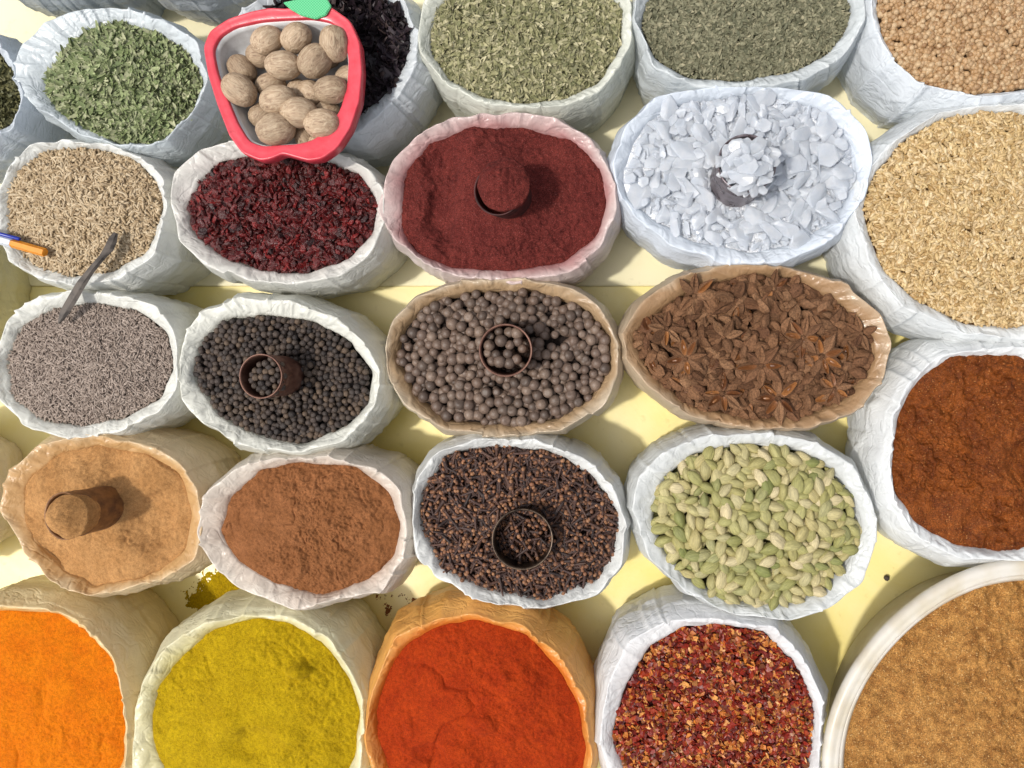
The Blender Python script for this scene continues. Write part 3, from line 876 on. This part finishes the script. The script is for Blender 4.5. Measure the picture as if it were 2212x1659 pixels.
# pepper
m_pep = mat_bits('peppercorn_skin', [(54,44,40),(74,62,55),(44,38,36),(100,82,66),(62,54,50),(86,72,62)], 0.55, 0.95, 1400, 0.9, 0.0008, 0.5)
ms = []
for s in range(4):
    t = rough_t(dict(ell(8, 12, 1.0)), 0.18, 7, s + 5)
    ms.append(t_mesh('peppercorn', t, [m_pep], True, px(14)))
piles(h_pep, 'peppercorn', 'peppercorns', ms, rough_t(T_BALL, 0.15, 5, 3), [m_pep], px(13), px(10.5), 1300, 'wrinkled black peppercorn in a bag', 'mass of black peppercorns in a bag', 'peppercorn', 'black peppercorns in a bag', [(CUPS['pepper'][0], CUPS['pepper'][1], CR * 0.95)], 300, extra_pts=disc_pts(CUPS['pepper'], px(36), 30, 0.155, 0.002), seedcol=(36,32,32), lift=0.002, nmin_layer=0.004)
# cloves
m_clo = mat_bits('clove_skin', [(58,40,36),(78,54,46),(46,34,32),(96,66,52),(66,46,42)], 0.6, 0.85, 900, 0.7, 0.0006, 0.45)
m_clb = mat_bits('clove_bud', [(140,94,66),(108,72,50),(160,114,80)], 0.6, 0.85, 900, 0.4, 0.0004, 0.3)
tc2 = dict(T_CLOVE); cm = tc2['m'].copy()
cent = []
o_ = 0
for T_ in tc2['T']:
    cent.append(tc2['v'][tc2['L'][o_:o_ + T_]][:, 0].mean()); o_ += T_
cm[np.array(cent) > 0.3] = 1
tc2['m'] = cm
ms = [t_mesh('clove', rough_t(tc2, 0.05, 6, s), [m_clo, m_clb], True, px(38)) for s in range(3)]
bud = ell(5, 8, 0.9)
bud = rough_t(bud, 0.1, 4, 2); bud['v'] = bud['v'] * 0.3; bud['m'] = bud['m'] + 1
piles(h_clove, 'clove', 'cloves', ms, [tc2, tc2, tc2, bud], [m_clo, m_clb], px(36), px(15), 1800, 'dark brown dried clove with round bud', 'mass of dark dried cloves in a bag', 'clove', 'dried cloves in a bag', [(CUPS['clove'][0], CUPS['clove'][1], px(66))], 300, elong=True, extra_pts=disc_pts(CUPS['clove'], px(44), 34, 0.120, 0.003), seedcol=(44,30,26), lift=0.002, nmin_layer=0.0035, sizevar=0.2)
# cardamom
m_card = mat_bits('cardamom_skin', [(148,146,86),(174,168,108),(198,184,136),(128,134,72),(212,196,154),(158,152,92),(186,172,118)], 0.6, 0.80, 1.0, 0.8, 0.0011, 0.34, stretch=(100, 1100, 1100))
def card_t(s, nr=12, seg=24):
    r_ = random.Random(s); ph = r_.uniform(0, 6); w = r_.uniform(0.44, 0.56)
    xs = [-0.5, -0.49, -0.45, -0.38, -0.28, -0.15, 0.0, 0.14, 0.26, 0.35, 0.42, 0.47, 0.5]
    rs = [0, 0.10, 0.30, 0.58, 0.84, 0.98, 1.0, 0.90, 0.70, 0.48, 0.26, 0.11, 0]
    return revol(xs, [q * w / 2 for q in rs], seg, f=lambda a, x: 1 + 0.11 * math.cos(3 * a + ph) + 0.05 * math.cos(9 * a), bend=r_.uniform(-0.15, 0.15))
ms = [t_mesh('cardamom_pod', rough_t(card_t(s), 0.04, 5, s), [m_card], True, px(43)) for s in range(6)]
piles(h_card, 'cardamom_pod', 'cardamom_pods', ms, card_t(9, 12, 12), [m_card], px(41), px(18.3), 420, 'ribbed pale green cardamom pod in a bag', 'lower layer of green cardamom pods', 'cardamom pod', 'green cardamom pods in a bag', [], 300, elong=True, seedcol=(80,78,42), lift=0.003, nmin_layer=0.005, sizevar=0.22, flatrot=0.15)
# barberries
m_barb = mat_bits('barberry_skin', [(84,12,14),(112,20,20),(50,10,12),(140,30,28),(68,14,12),(98,22,16),(44,12,12)], 0.3, 0.76, 900, 0.9, 0.0012, 0.5, spec=0.5)
def barb_t(s, nr=5, seg=8):
    t = ell(nr, seg, 0.75)
    v = t['v'] + s * 3.3
    d = np.stack([fbm(v * 3.1, 2, s + 1), fbm(v * 3.1 + 9, 2, s + 2), fbm(v * 3.1 + 19, 2, s + 3)], 1)
    t['v'] = t['v'] + 0.28 * d
    t['v'][:, 2] *= 0.5
    return t
ms = [t_mesh('barberry', barb_t(s), [m_barb], False, px(19)) for s in range(8)]
piles(h_barb, 'barberry', 'barberries', ms, [barb_t(44, 4, 7), barb_t(45, 4, 7), barb_t(46, 4, 7)], [m_barb], px(18), px(9), 2600, 'shrivelled glossy dark red barberry', 'mass of shrivelled dark red barberries', 'barberry', 'dried barberries in a bag', [], 300, elong=True, seedcol=(50,8,12), lift=0.002, nmin_layer=0.0035, sizevar=0.3, flatrot=0.5, smooth=False)
# star anise
m_st = mat_bits('star_anise_husk', [(126,88,62),(144,104,74),(102,70,48),(158,118,86),(112,76,54)], 0.85, 0.68, 600, 1.0, 0.0012, 0.5, spec=0.2)
m_st2 = mat_bits('star_anise_inside', [(166,112,66),(134,86,50),(104,64,38)], 0.4, 0.75, 600, 0.4, 0.0005, 0.25)
stars = [t_mesh('star_anise', rough_t(star_t(s), 0.07, 6, s), [m_st, m_st2], False, px(50)) for s in range(5)]
pieces = []
for s in range(10):
    c = carpel_t(1.0, s + 100, 1.75)
    c['v'] = c['v'] * np.array([1, 1, 1.35]) - np.array([0.5, 0, 0])
    pieces.append(t_mesh('star_anise_piece', rough_t(c, 0.14, 5, s), [m_st, m_st2], False, px(38)))
known = [(1480,775),(1590,650),(1770,770),(1500,640),(1640,790),(1730,730),(1860,720),(1560,850),(1440,710),(1670,625),(1800,840),(1560,730),(1680,860)]
kp = np.array([(X(u), Y(v)) for u, v in known])
kz = h_star.z(kp[:, 0], kp[:, 1]) + 0.010
n = len(kp)
indiv('star_anise', stars, np.stack([rng.normal(0, 0.25, n), rng.normal(0, 0.25, n), rng.uniform(0, 6.28, n)], 1), np.column_stack([kp, kz]), 'whole eight pointed brown star anise', 'star anise', 'whole star anise in a bag', list(rng.uniform(0.8, 1.15, n)))
st_l = []
for s in (300, 301, 303, 305):
    c = carpel_t(1.0, s, 1.7); c['v'] = c['v'] * np.array([1, 1, 1.3]) - np.array([0.5, 0, 0]); st_l.append(rough_t(c, 0.14, 5, s))
piles(h_star, 'star_anise_piece', 'star_anise_pieces', pieces, st_l, [m_st, m_st2], px(34), px(17), 800, 'boat shaped broken star anise carpel', 'lower layer of broken star anise', 'star anise', 'broken star anise pieces in a bag', [], 290, elong=True, seedcol=(60,38,26), lift=0.003, nmin_layer=0.005, sizevar=0.4, flatrot=0.5, smooth=False, jit=(-0.004, 0.003))
# crystals
M = NT('white_crystal')
nz = M.noise(160, 4, 0.6)
M.link(M.ramp(nz, [(0.3, lin((216, 224, 234), 0.95)), (0.7, lin((250, 251, 253), 0.96))]), M.b.inputs['Base Color'])
M.b.inputs['Roughness'].default_value = 0.16
M.b.inputs['IOR'].default_value = 1.4
M.b.inputs['Transmission Weight'].default_value = 0.4
M.link(M.bump(nz, 0.45, 0.0012), M.b.inputs['Normal'])
tr = M.n('ShaderNodeBsdfTranslucent'); tr.inputs['Color'].default_value = lin((248, 250, 253), 0.98)
mx = M.n('ShaderNodeMixShader'); mx.inputs[0].default_value = 0.42
M.link(M.b.outputs[0], mx.inputs[1]); M.link(tr.outputs[0], mx.inputs[2]); M.link(mx.outputs[0], M.out.inputs['Surface'])
m_cry = M.m
m_crybed = base_mat('crystal_dust', (240, 243, 248), 1.0)
cts = [crystal_t(s) for s in range(12)]
cms = [t_mesh('crystal', t, [m_cry], False, px(62)) for t in cts]
cc = CUPS['crystal']
P = h_crys.poisson(px(19), 25000, 0.93, [(cc[0], cc[1] - px(6), CR + px(22))])[:262]
n = len(P)
zz = h_crys.z(P[:, 0], P[:, 1]) + rng.uniform(0.000, 0.006, n)
sc = np.clip(rng.lognormal(-0.12, 0.36, n), 0.42, 1.5)
indiv('crystal', cms, np.stack([rng.normal(0, 0.28, n), rng.normal(0, 0.28, n), rng.uniform(0, 6.28, n)], 1), np.column_stack([P, zz]), 'translucent white crystal chunk in a bag', 'crystal', 'white crystals in a bag', list(sc))
Q = h_crys.rand(1300, 0.975); m = len(Q)
Q = np.column_stack([Q, h_crys.z(Q[:, 0], Q[:, 1]) - rng.uniform(0.000, 0.004, m)])
Qc = []
for k in range(90):
    a = random.uniform(0, 6.28); q = px(48) * math.sqrt(random.random())
    Qc.append((cc[0] + q * math.cos(a), cc[1] + q * math.sin(a), 0.168 + 0.012 * (1 - (q / px(60)) ** 2) * random.random()))
Q = np.concatenate([Q, np.array(Qc)]); m = len(Q)
R = rots(rng.uniform(0, 6.28, m), rng.normal(0, 0.35, m), rng.normal(0, 0.35, m), px(1) * rng.uniform(16, 38, m))
me = merge('crystals', [(cts[i], R[i::5], Q[i::5]) for i in range(5)], [m_cry], False)
add_bed(me, h_crys, m_crybed, 0.004)
obj('crystals', me, 'bed of small white crystal fragments', 'crystal', kind='stuff')
hp, hs_ = [], []
for k in range(32):
    a = k * 2.39996; q = px(54) * math.sqrt((k + 0.5) / 32)
    hp.append((cc[0] + q * math.cos(a), cc[1] + q * math.sin(a) - px(1), 0.178 + 0.018 * (1 - (q / px(54)) ** 2) + random.uniform(-0.001, 0.003)))
    hs_.append(random.uniform(0.65, 0.95) + (0.5 if k in (2, 7, 11) else 0))
n = len(hp)
indiv('crystal', cms, np.stack([rng.normal(0, 0.22, n), rng.normal(0, 0.22, n), rng.uniform(-0.8, 0.8, n)], 1), np.array(hp), 'translucent white crystal chunk heaped on a cup', 'crystal', 'white crystals in a bag', hs_)

# ================================================================ CUPS
def cup_mat(name, a, b, metal=0.5, rough=0.45):
    M = NT(name)
    n = M.noise(90, 5, 0.65)
    M.link(M.ramp(n, [(0.38, lin(a)), (0.62, lin(b))]), M.b.inputs['Base Color'])
    M.b.inputs['Metallic'].default_value = metal
    M.link(M.ramp(n, [(0.3, (rough - 0.12,) * 3 + (1,)), (0.7, (rough + 0.2,) * 3 + (1,))]), M.b.inputs['Roughness'])
    M.link(M.bump(n, 0.3, 0.0008), M.b.inputs['Normal'])
    return M.m

def cup(c, r, ztop, h, mat, label, tilt=(0, 0)):
    seg = 64
    a = np.linspace(0, 2 * math.pi, seg, endpoint=False)
    prof = [(r * 0.90, 0.0), (r * 0.955, 0.0015), (r * 0.965, h * 0.25), (r * 0.975, h * 0.6), (r * 0.978, h * 0.72), (r * 1.005, h * 0.75), (r * 0.98, h * 0.78), (r * 0.982, h * 0.86), (r * 1.006, h * 0.885), (r * 0.985, h * 0.91), (r * 0.99, h - 0.002),
            (r * 1.02, h - 0.0012), (r * 1.025, h - 0.0003), (r * 1.0, h), (r * 0.955, h - 0.0006), (r * 0.945, h - 0.003), (r * 0.94, h * 0.5), (r * 0.92, 0.003), (r * 0.8, 0.002)]
    rows = [(q * np.cos(a), q * np.sin(a), np.full(seg, z)) for q, z in prof]
    me = ring_mesh('measuring_cup', rows, [mat], (0, 0, 0.0), (0, 0, 0.002))
    o = obj('measuring_cup', me, label, 'measuring cup', 'round metal measuring cups', loc=(c[0], c[1], ztop - h))
    o.rotation_euler = (tilt[0], tilt[1], 0)
    return o
rusty = cup_mat('rusty_tin', (96, 62, 50), (128, 92, 76), 0.35, 0.45)
darkm = cup_mat('dark_tin', (52, 42, 36), (96, 80, 66), 0.75, 0.3)
redt = cup_mat('sumac_coated_tin', (74, 26, 24), (50, 26, 24), 0.2, 0.55)
gint = cup_mat('ginger_coated_tin', (140, 98, 58), (104, 70, 44), 0.25, 0.5)
cup(CUPS['allspice'], CR, 0.165, 0.062, rusty, 'brown metal measuring cup of allspice standing among berries', (0.05, 0.03))
cup(CUPS['pepper'], px(45), 0.163, 0.062, rusty, 'rusty brown measuring cup standing in peppercorns', (0.0, -0.09))
cup(CUPS['clove'], px(63), 0.142, 0.045, darkm, 'dark shiny metal measuring cup sunk in cloves', (-0.03, 0.03))
cup(CUPS['sumac'], px(50), 0.163, 0.062, redt, 'measuring cup coated and heaped with red sumac', (0.06, -0.16))
cup(CUPS['crystal'], px(58), 0.177, 0.080, cup_mat('grey_tin', (96, 82, 84), (150, 140, 144), 0.6, 0.3), 'ridged metal measuring cup heaped with white crystals', (-0.05, 0.0))
cup(CUPS['ginger'], px(48), 0.164, 0.065, gint, 'brown metal measuring cup packed with ginger powder', (0.0, -0.2))

def plug(c, r, z, dome, mat, name, label, category, seed, off=(0, 0), clod=0.0015, tilt=0.0):
    n = 128
    a = np.linspace(0, 2 * math.pi, n, endpoint=False)
    rows = []
    for i in range(28, 0, -1):
        t = i / 28
        rr = r * t * (1 + 0.05 * fbm(np.stack([np.cos(a) * 3, np.sin(a) * 3, np.full(n, seed)], 1), 3, seed))
        x = c[0] + off[0] * (1 - t * t) + rr * np.cos(a); y = c[1] + off[1] * (1 - t * t) + rr * np.sin(a)
        p = np.stack([x, y, np.full(n, 0.3)], 1)
        rows.append((x, y, z + (x - c[0]) * tilt + dome * (1 - t ** 1.8) + 0.003 * fbm(p * 60, 3, seed) + clod * np.abs(fbm(p * 160, 3, seed + 5)) * 2))
    rows.insert(0, (c[0] + r * 0.85 * np.cos(a), c[1] + r * 0.85 * np.sin(a), np.full(n, z - 0.03)))
    me = ring_mesh(name, rows, [mat], None, (c[0] + off[0], c[1] + off[1], z + dome + 0.001))
    obj(name, me, label, category, kind='stuff')
plug((CUPS['sumac'][0] - px(8), CUPS['sumac'][1] + px(3)), px(54), 0.1635, 0.017, bpy.data.materials['sumac'], 'sumac_powder', 'red sumac powder heaped in a measuring cup', 'sumac', 3, (-px(10), px(6)), 0.002, 0.12)
plug((CUPS['ginger'][0] - px(13), CUPS['ginger'][1]), px(46), 0.1645, 0.020, bpy.data.materials['ginger'], 'ginger_powder', 'tan ginger powder domed over a measuring cup', 'ginger powder', 4, (-px(8), 0), 0.0012, 0.18)

# ================================================================ APPLE TRAY
K = 0.944
TCX, TCY = X(646), Y(207)
def loc_outline(pts, c0=(608, 172), sm=2.0):
    P = [((u - c0[0]) * K + U0, (v - c0[1]) * K + V0) for u, v in pts]
    return outline(P, (0, 0), sm)
Ro = loc_outline([(436,100),(450,65),(490,38),(540,22),(580,14),(615,16),(660,8),(710,10),(755,42),(776,90),(781,150),(776,215),(756,275),(728,318),(695,342),(665,347),(640,340),(608,331),(585,342),(560,347),(520,330),(492,292),(466,225),(446,160)])
Ri = loc_outline([(457,105),(472,76),(505,56),(560,44),(610,40),(670,38),(715,46),(744,80),(750,130),(747,185),(732,235),(706,277),(672,301),(640,309),(605,311),(565,314),(535,303),(511,264),(487,207),(467,155)], sm=3.0)
cs, sn = np.cos(TH), np.sin(TH)
def rw(r, z): return (r * cs, r * sn, np.full(NTH, z))
MR = NT('red_tray_plastic')
nr = MR.noise(40, 5, 0.7); ns = MR.noise(14, 3)
c_ = MR.ramp(nr, [(0.3, lin((212, 54, 70), 0.8)), (0.6, lin((226, 80, 94), 0.8)), (0.74, lin((176, 46, 54), 0.8))])
c_ = MR.mix(MR.ramp(ns, [(0.62, (0, 0, 0, 1)), (0.8, (0.45, 0.45, 0.45, 1))]), c_, lin((120, 60, 56)))
MR.link(c_, MR.b.inputs['Base Color']); MR.b.inputs['Roughness'].default_value = 0.3
MR.link(MR.bump(nr, 0.3, 0.002), MR.b.inputs['Normal'])
MW = NT('white_tray_plastic')
nw_ = MW.noise(30, 5, 0.7)
MW.link(MW.ramp(nw_, [(0.3, lin((186, 184, 182))), (0.7, lin((232, 234, 236)))]), MW.b.inputs['Base Color']); MW.b.inputs['Roughness'].default_value = 0.4
MG = NT('green_leaf_plastic')
chk = MG.n('ShaderNodeTexChecker'); chk.inputs['Scale'].default_value = 700
MG.tc = MG.n('ShaderNodeTexCoord')
MG.link(MG.tc.outputs['Object'], chk.inputs['Vector'])
chk.inputs['Color1'].default_value = lin((62, 176, 116)); chk.inputs['Color2'].default_value = lin((110, 204, 146))
MG.link(chk.outputs[0], MG.b.inputs['Base Color']); MG.b.inputs['Roughness'].default_value = 0.4
tray = obj('apple_tray', None, 'red apple shaped plastic tray holding nutmegs', 'tray', loc=(TCX, TCY, 0.127))
rimme = ring_mesh('rim', [rw(Ro - px(4), 0.020), rw(Ro - px(1), 0.0215), rw(Ro, 0.030), rw(Ro - px(0.5), 0.0350), rw(Ro - px(2.0), 0.0365), rw(Ro - px(4.5), 0.0362), rw((Ro + Ri) / 2, 0.0356), rw(Ri + px(3), 0.0360), rw(Ri + px(0.8), 0.0352), rw(Ri, 0.031), rw(Ri, 0.024)], [MR.m])
obj('rim', rimme, 'glossy red apple outline rim', parent=tray)
bowl = ring_mesh('bowl', [rw(Ro * 0.72, 0.0), rw(Ro * 0.82, 0.003), rw(Ro - px(8), 0.019), rw(Ri + px(1.5), 0.0315), rw(Ri - px(2), 0.0318), rw(Ri - px(5), 0.026), rw(Ri * 0.90, 0.010), rw(Ri * 0.80, 0.004), rw(Ri * 0.4, 0.003)], [MW.m], (0, 0, 0.0), (0, 0, 0.003))
obj('bowl', bowl, 'white inside of the tray', parent=tray)
lp = [(611,6),(626,20),(650,34),(682,42),(704,34),(716,14),(706,-2),(690,-10),(668,-6),(640,0)]
lv = [((u - 608) * K * S, -(v - 172) * K * S) for u, v in lp]
bm = bmesh.new()
f = bm.faces.new([bm.verts.new((x, y, 0.0360)) for x, y in lv])
ex = bmesh.ops.extrude_face_region(bm, geom=[f])
for v in [g for g in ex['geom'] if isinstance(g, bmesh.types.BMVert)]: v.co.z += 0.003
bmesh.ops.recalc_face_normals(bm, faces=bm.faces)
bmesh.ops.bevel(bm, geom=[e for e in bm.edges], offset=0.0008, segments=2, affect='EDGES')
lm = bpy.data.meshes.new('leaf'); bm.to_mesh(lm); bm.free(); lm.materials.append(MG.m)
obj('leaf', lm, 'green leaf with fine grid on the tray rim', parent=tray)

# nutmegs
MN = NT('nutmeg_shell')
vv = MN.mapped((70, 330, 330))
n1 = MN.noise(1.0, 5, 0.65, 1.4, vv)
n2 = MN.noise(60, 3, 0.6)
oi = MN.n('ShaderNodeObjectInfo')
c_ = MN.ramp(n1, [(0.30, lin((122, 98, 78), 0.9)), (0.45, lin((170, 146, 120), 0.9)), (0.68, lin((202, 182, 156), 0.9))])
tint = MN.ramp(oi.outputs['Random'], [(0, (0.76, 0.73, 0.69, 1)), (0.5, (1.0, 0.99, 0.97, 1)), (1, (1.14, 1.13, 1.12, 1))])
c_ = MN.mix(1.0, c_, tint, 'MULTIPLY')
c_ = MN.mix(1.0, c_, MN.ramp(n2, [(0.3, (0.85, 0.85, 0.85, 1)), (0.7, (1.08, 1.08, 1.08, 1))]), 'MULTIPLY')
MN.link(c_, MN.b.inputs['Base Color']); MN.b.inputs['Roughness'].default_value = 0.65
MN.link(MN.bump(n1, 0.7, 0.0018), MN.b.inputs['Normal'])
nm = []
for s in range(5):
    t = ell(30, 50, random.uniform(0.78, 0.9), 0.92)
    v = t['v']
    q = fbm(v * np.array([2.2, 7, 7]) + s * 9, 4, s + 80)
    t['v'] = v * (1 + 0.035 * q[:, None] - 0.025 * np.exp(-np.abs(q) * 14)[:, None])
    nm.append(t_mesh('nutmeg', t, [MN.m], True, px(66)))
nl = [(503,133,68,0),(545,102,64,0),(571,82,70,1),(634,76,68,1),(718,90,74,1),(607,137,74,1),(676,128,76,1),(566,167,64,0),(511,190,74,1),(655,184,62,0),(711,190,72,1),(736,150,58,0),(597,214,78,1),(545,232,58,0),(642,240,76,1),(692,264,76,1),(592,277,80,1),(640,284,54,0),(668,300,50,0),(690,104,56,0),(622,180,54,0),(690,224,54,0)]
for i, (u, v, d, top) in enumerate(nl):
    z = 0.127 + 0.004 + px(d) * 0.42 + (0.013 if top else 0.0)
    o = bpy.data.objects.new('nutmeg', nm[i % 5])
    o.location = (TCX + (u - 608) * K * S, TCY - (v - 172) * K * S, z)
    o.rotation_euler = (random.uniform(0, 6.28), random.uniform(-0.3, 0.3), random.uniform(0, 3.14))
    q = d * K * 1.04 / 66
    o.scale = (q, q, q)
    o['label'] = 'wrinkled brown whole nutmeg in the apple tray'; o['category'] = 'nutmeg'; o['group'] = 'nutmegs in the apple tray'
    COL.objects.link(o)

# ================================================================ KNIFE, PEN
def strip(name, pts, mat, thick, label, category):
    bm = bmesh.new()
    prev = None
    P = [np.array((X(a), Y(b), c)) for a, b, c, d in pts]
    for i, (a, b, c, d) in enumerate(pts):
        t = P[min(i + 1, len(P) - 1)] - P[max(i - 1, 0)]
        t /= np.linalg.norm(t)
        s = np.cross(t, (0, 0, 1)); s /= np.linalg.norm(s)
        up = np.cross(s, t)
        w = px(d) / 2
        ring = [bm.verts.new(P[i] + s * w * q + up * e) for q, e in ((-1, 0), (-0.3, thick), (0.9, thick * 0.9), (1, 0), (0.2, -thick * 0.3))]
        if prev:
            for k in range(5): bm.faces.new((prev[k], prev[(k + 1) % 5], ring[(k + 1) % 5], ring[k]))
        else: bm.faces.new(ring[::-1])
        prev = ring
    bm.faces.new(prev)
    bmesh.ops.recalc_face_normals(bm, faces=bm.faces)
    me = bpy.data.meshes.new(name); bm.to_mesh(me); bm.free(); me.materials.append(mat)
    return obj(name, me, label, category)
strip('knife', [(264,507,0.130,9),(258,522,0.131,19),(252,540,0.132,20),(238,560,0.133,13),(216,588,0.134,15),(195,617,0.134,20),(174,648,0.132,21),(154,676,0.130,19),(145,691,0.129,11),(140,700,0.1285,3)],
      cup_mat('worn_steel', (46, 40, 36), (86, 78, 72), 0.4, 0.45), 0.0014, 'old dark steel knife lying across two seed bags', 'knife')

def rod(p0, p1, r, seg=6):
    p0, p1 = Vector(p0), Vector(p1)
    d = (p1 - p0); L = d.length
    q = d.to_track_quat('X', 'Z')
    t = revol([0, 0.0001, 0.0006, L - 0.0006, L - 0.0001, L], [0, r * 0.8, r, r, r * 0.8, 0], seg)
    t['v'] = np.array([tuple(q @ Vector(x) + p0) for x in t['v']])
    return t
def simple(name, rgb, rough=0.3):
    M = NT(name); n = M.noise(120, 3)
    M.link(M.ramp(n, [(0.3, lin(tuple(int(c * 0.9) for c in rgb))), (0.7, lin(rgb))]), M.b.inputs['Base Color'])
    M.b.inputs['Roughness'].default_value = rough
    return M.m
zp = 0.1265
pa, pb = (X(-110), Y(486), zp), (X(108), Y(548), zp)
def along(t, dz=0, side=0):
    d = np.array(pb) - np.array(pa); s = np.cross(d / np.linalg.norm(d), (0, 0, 1))
    p = np.array(pa) + d * t + s * side; p[2] += dz
    return tuple(p)
pen = obj('pen', None, 'orange ballpoint pen with blue cap on cumin seeds', 'pen')
obj('barrel', t_mesh('barrel', rod(pa, pb, px(9.5)), [simple('orange_plastic', (240, 150, 20))], False), parent=pen)
obj('cap', t_mesh('cap', rod(along(-0.05), along(0.45), px(11), 16), [simple('blue_plastic', (24, 50, 170))], True), parent=pen)
obj('clip', t_mesh('clip', rod(along(0.2, 0.001, -px(11)), along(0.74, 0.001, -px(13)), px(4), 8), [simple('blue_plastic_clip', (24, 50, 170))], True), parent=pen)
obj('sticker', t_mesh('sticker', rod(along(0.5), along(0.68), px(10.2), 6), [simple('white_print', (226, 232, 240))], False), parent=pen)

# ================================================================ SPILLS
def spill(name, u, v, ru, rv, mat, label, seed, thr=0.0, amp=0.0016):
    n = 150
    gx = np.linspace(-1, 1, n); gy = np.linspace(-1, 1, n)
    A, B = np.meshgrid(gx, gy)
    x = X(u) + A * px(ru); y = Y(v) + B * px(rv)
    f = fbm(np.stack([x * 90, y * 90, np.zeros_like(x)], -1), 6, seed, 0.75)
    z = amp * (f * 1.9 + 0.5 - (A ** 2 + B ** 2) * 1.3 - thr)
    z = np.clip(z, -0.001, 0.0012)
    V = np.stack([x, y, z], -1).reshape(-1, 3)
    i, j = np.meshgrid(np.arange(n - 1), np.arange(n - 1), indexing='ij')
    a = (i * n + j).ravel()
    L = np.stack([a, a + 1, a + n + 1, a + n], 1).ravel()
    obj(name, mk_mesh(name, V, L, np.full(len(a), 4), [mat]), label, 'spilled powder', kind='stuff')
spill('spilled_powder', 350, 1375, 100, 120, bpy.data.materials['curry'], 'yellow powder spilled on the table between bags', 5, -0.3)
spill('spilled_powder', 830, 1390, 130, 60, bpy.data.materials['cinnamon'], 'thin brown powder dust on the table', 9, 0.45, 0.0008)
o = bpy.data.objects.new('peppercorn', bpy.data.meshes['peppercorn'])
o.location = (X(2008), Y(1314), 0.0035); o['label'] = 'stray black peppercorn lying on the yellow table'; o['category'] = 'peppercorn'; o['group'] = 'black peppercorns in a bag'
COL.objects.link(o)

# ================================================================ LIGHT + CAMERA
w = bpy.data.worlds.new('World'); scene.world = w; w.use_nodes = True
nt = w.node_tree
sky = nt.nodes.new('ShaderNodeTexSky'); sky.sky_type = 'NISHITA'; sky.sun_disc = False
EL = math.radians(63); AZ = math.atan2(-0.94, -0.33)
sky.sun_elevation = EL; sky.sun_rotation = AZ % (2 * math.pi)
sky.dust_density = 4.0
hs = nt.nodes.new('ShaderNodeHueSaturation'); hs.inputs['Saturation'].default_value = 0.32; hs.inputs['Value'].default_value = 1.2
nt.links.new(sky.outputs[0], hs.inputs['Color'])
nt.links.new(hs.outputs[0], nt.nodes['Background'].inputs[0])
nt.nodes['Background'].inputs[1].default_value = 0.14
sl = bpy.data.lights.new('sun', 'SUN'); sl.energy = 2.8; sl.angle = math.radians(3.0); sl.color = (1.0, 0.95, 0.87)
so = bpy.data.objects.new('sun', sl); COL.objects.link(so)
d = Vector((0.94 * math.cos(EL), 0.33 * math.cos(EL), -math.sin(EL)))
so.rotation_euler = d.to_track_quat('-Z', 'Y').to_euler()
so.location = (-1, -0.4, 2)

cd = bpy.data.cameras.new('camera'); cam = bpy.data.objects.new('camera', cd); COL.objects.link(cam)
cam.location = (0, 0, RZ + 0.8)
cam.rotation_euler = (0, 0, 0)
cd.sensor_width = 36
cd.lens = 36 * 0.8 / (2212 * S)
cd.shift_x = (1106 - U0) / 2212
cd.shift_y = (V0 - 829.5) / 2212
cd.clip_start = 0.01; cd.clip_end = 50
scene.camera = cam
scene.view_settings.view_transform = 'Standard'
scene.view_settings.look = 'None'
scene.view_settings.exposure = 0
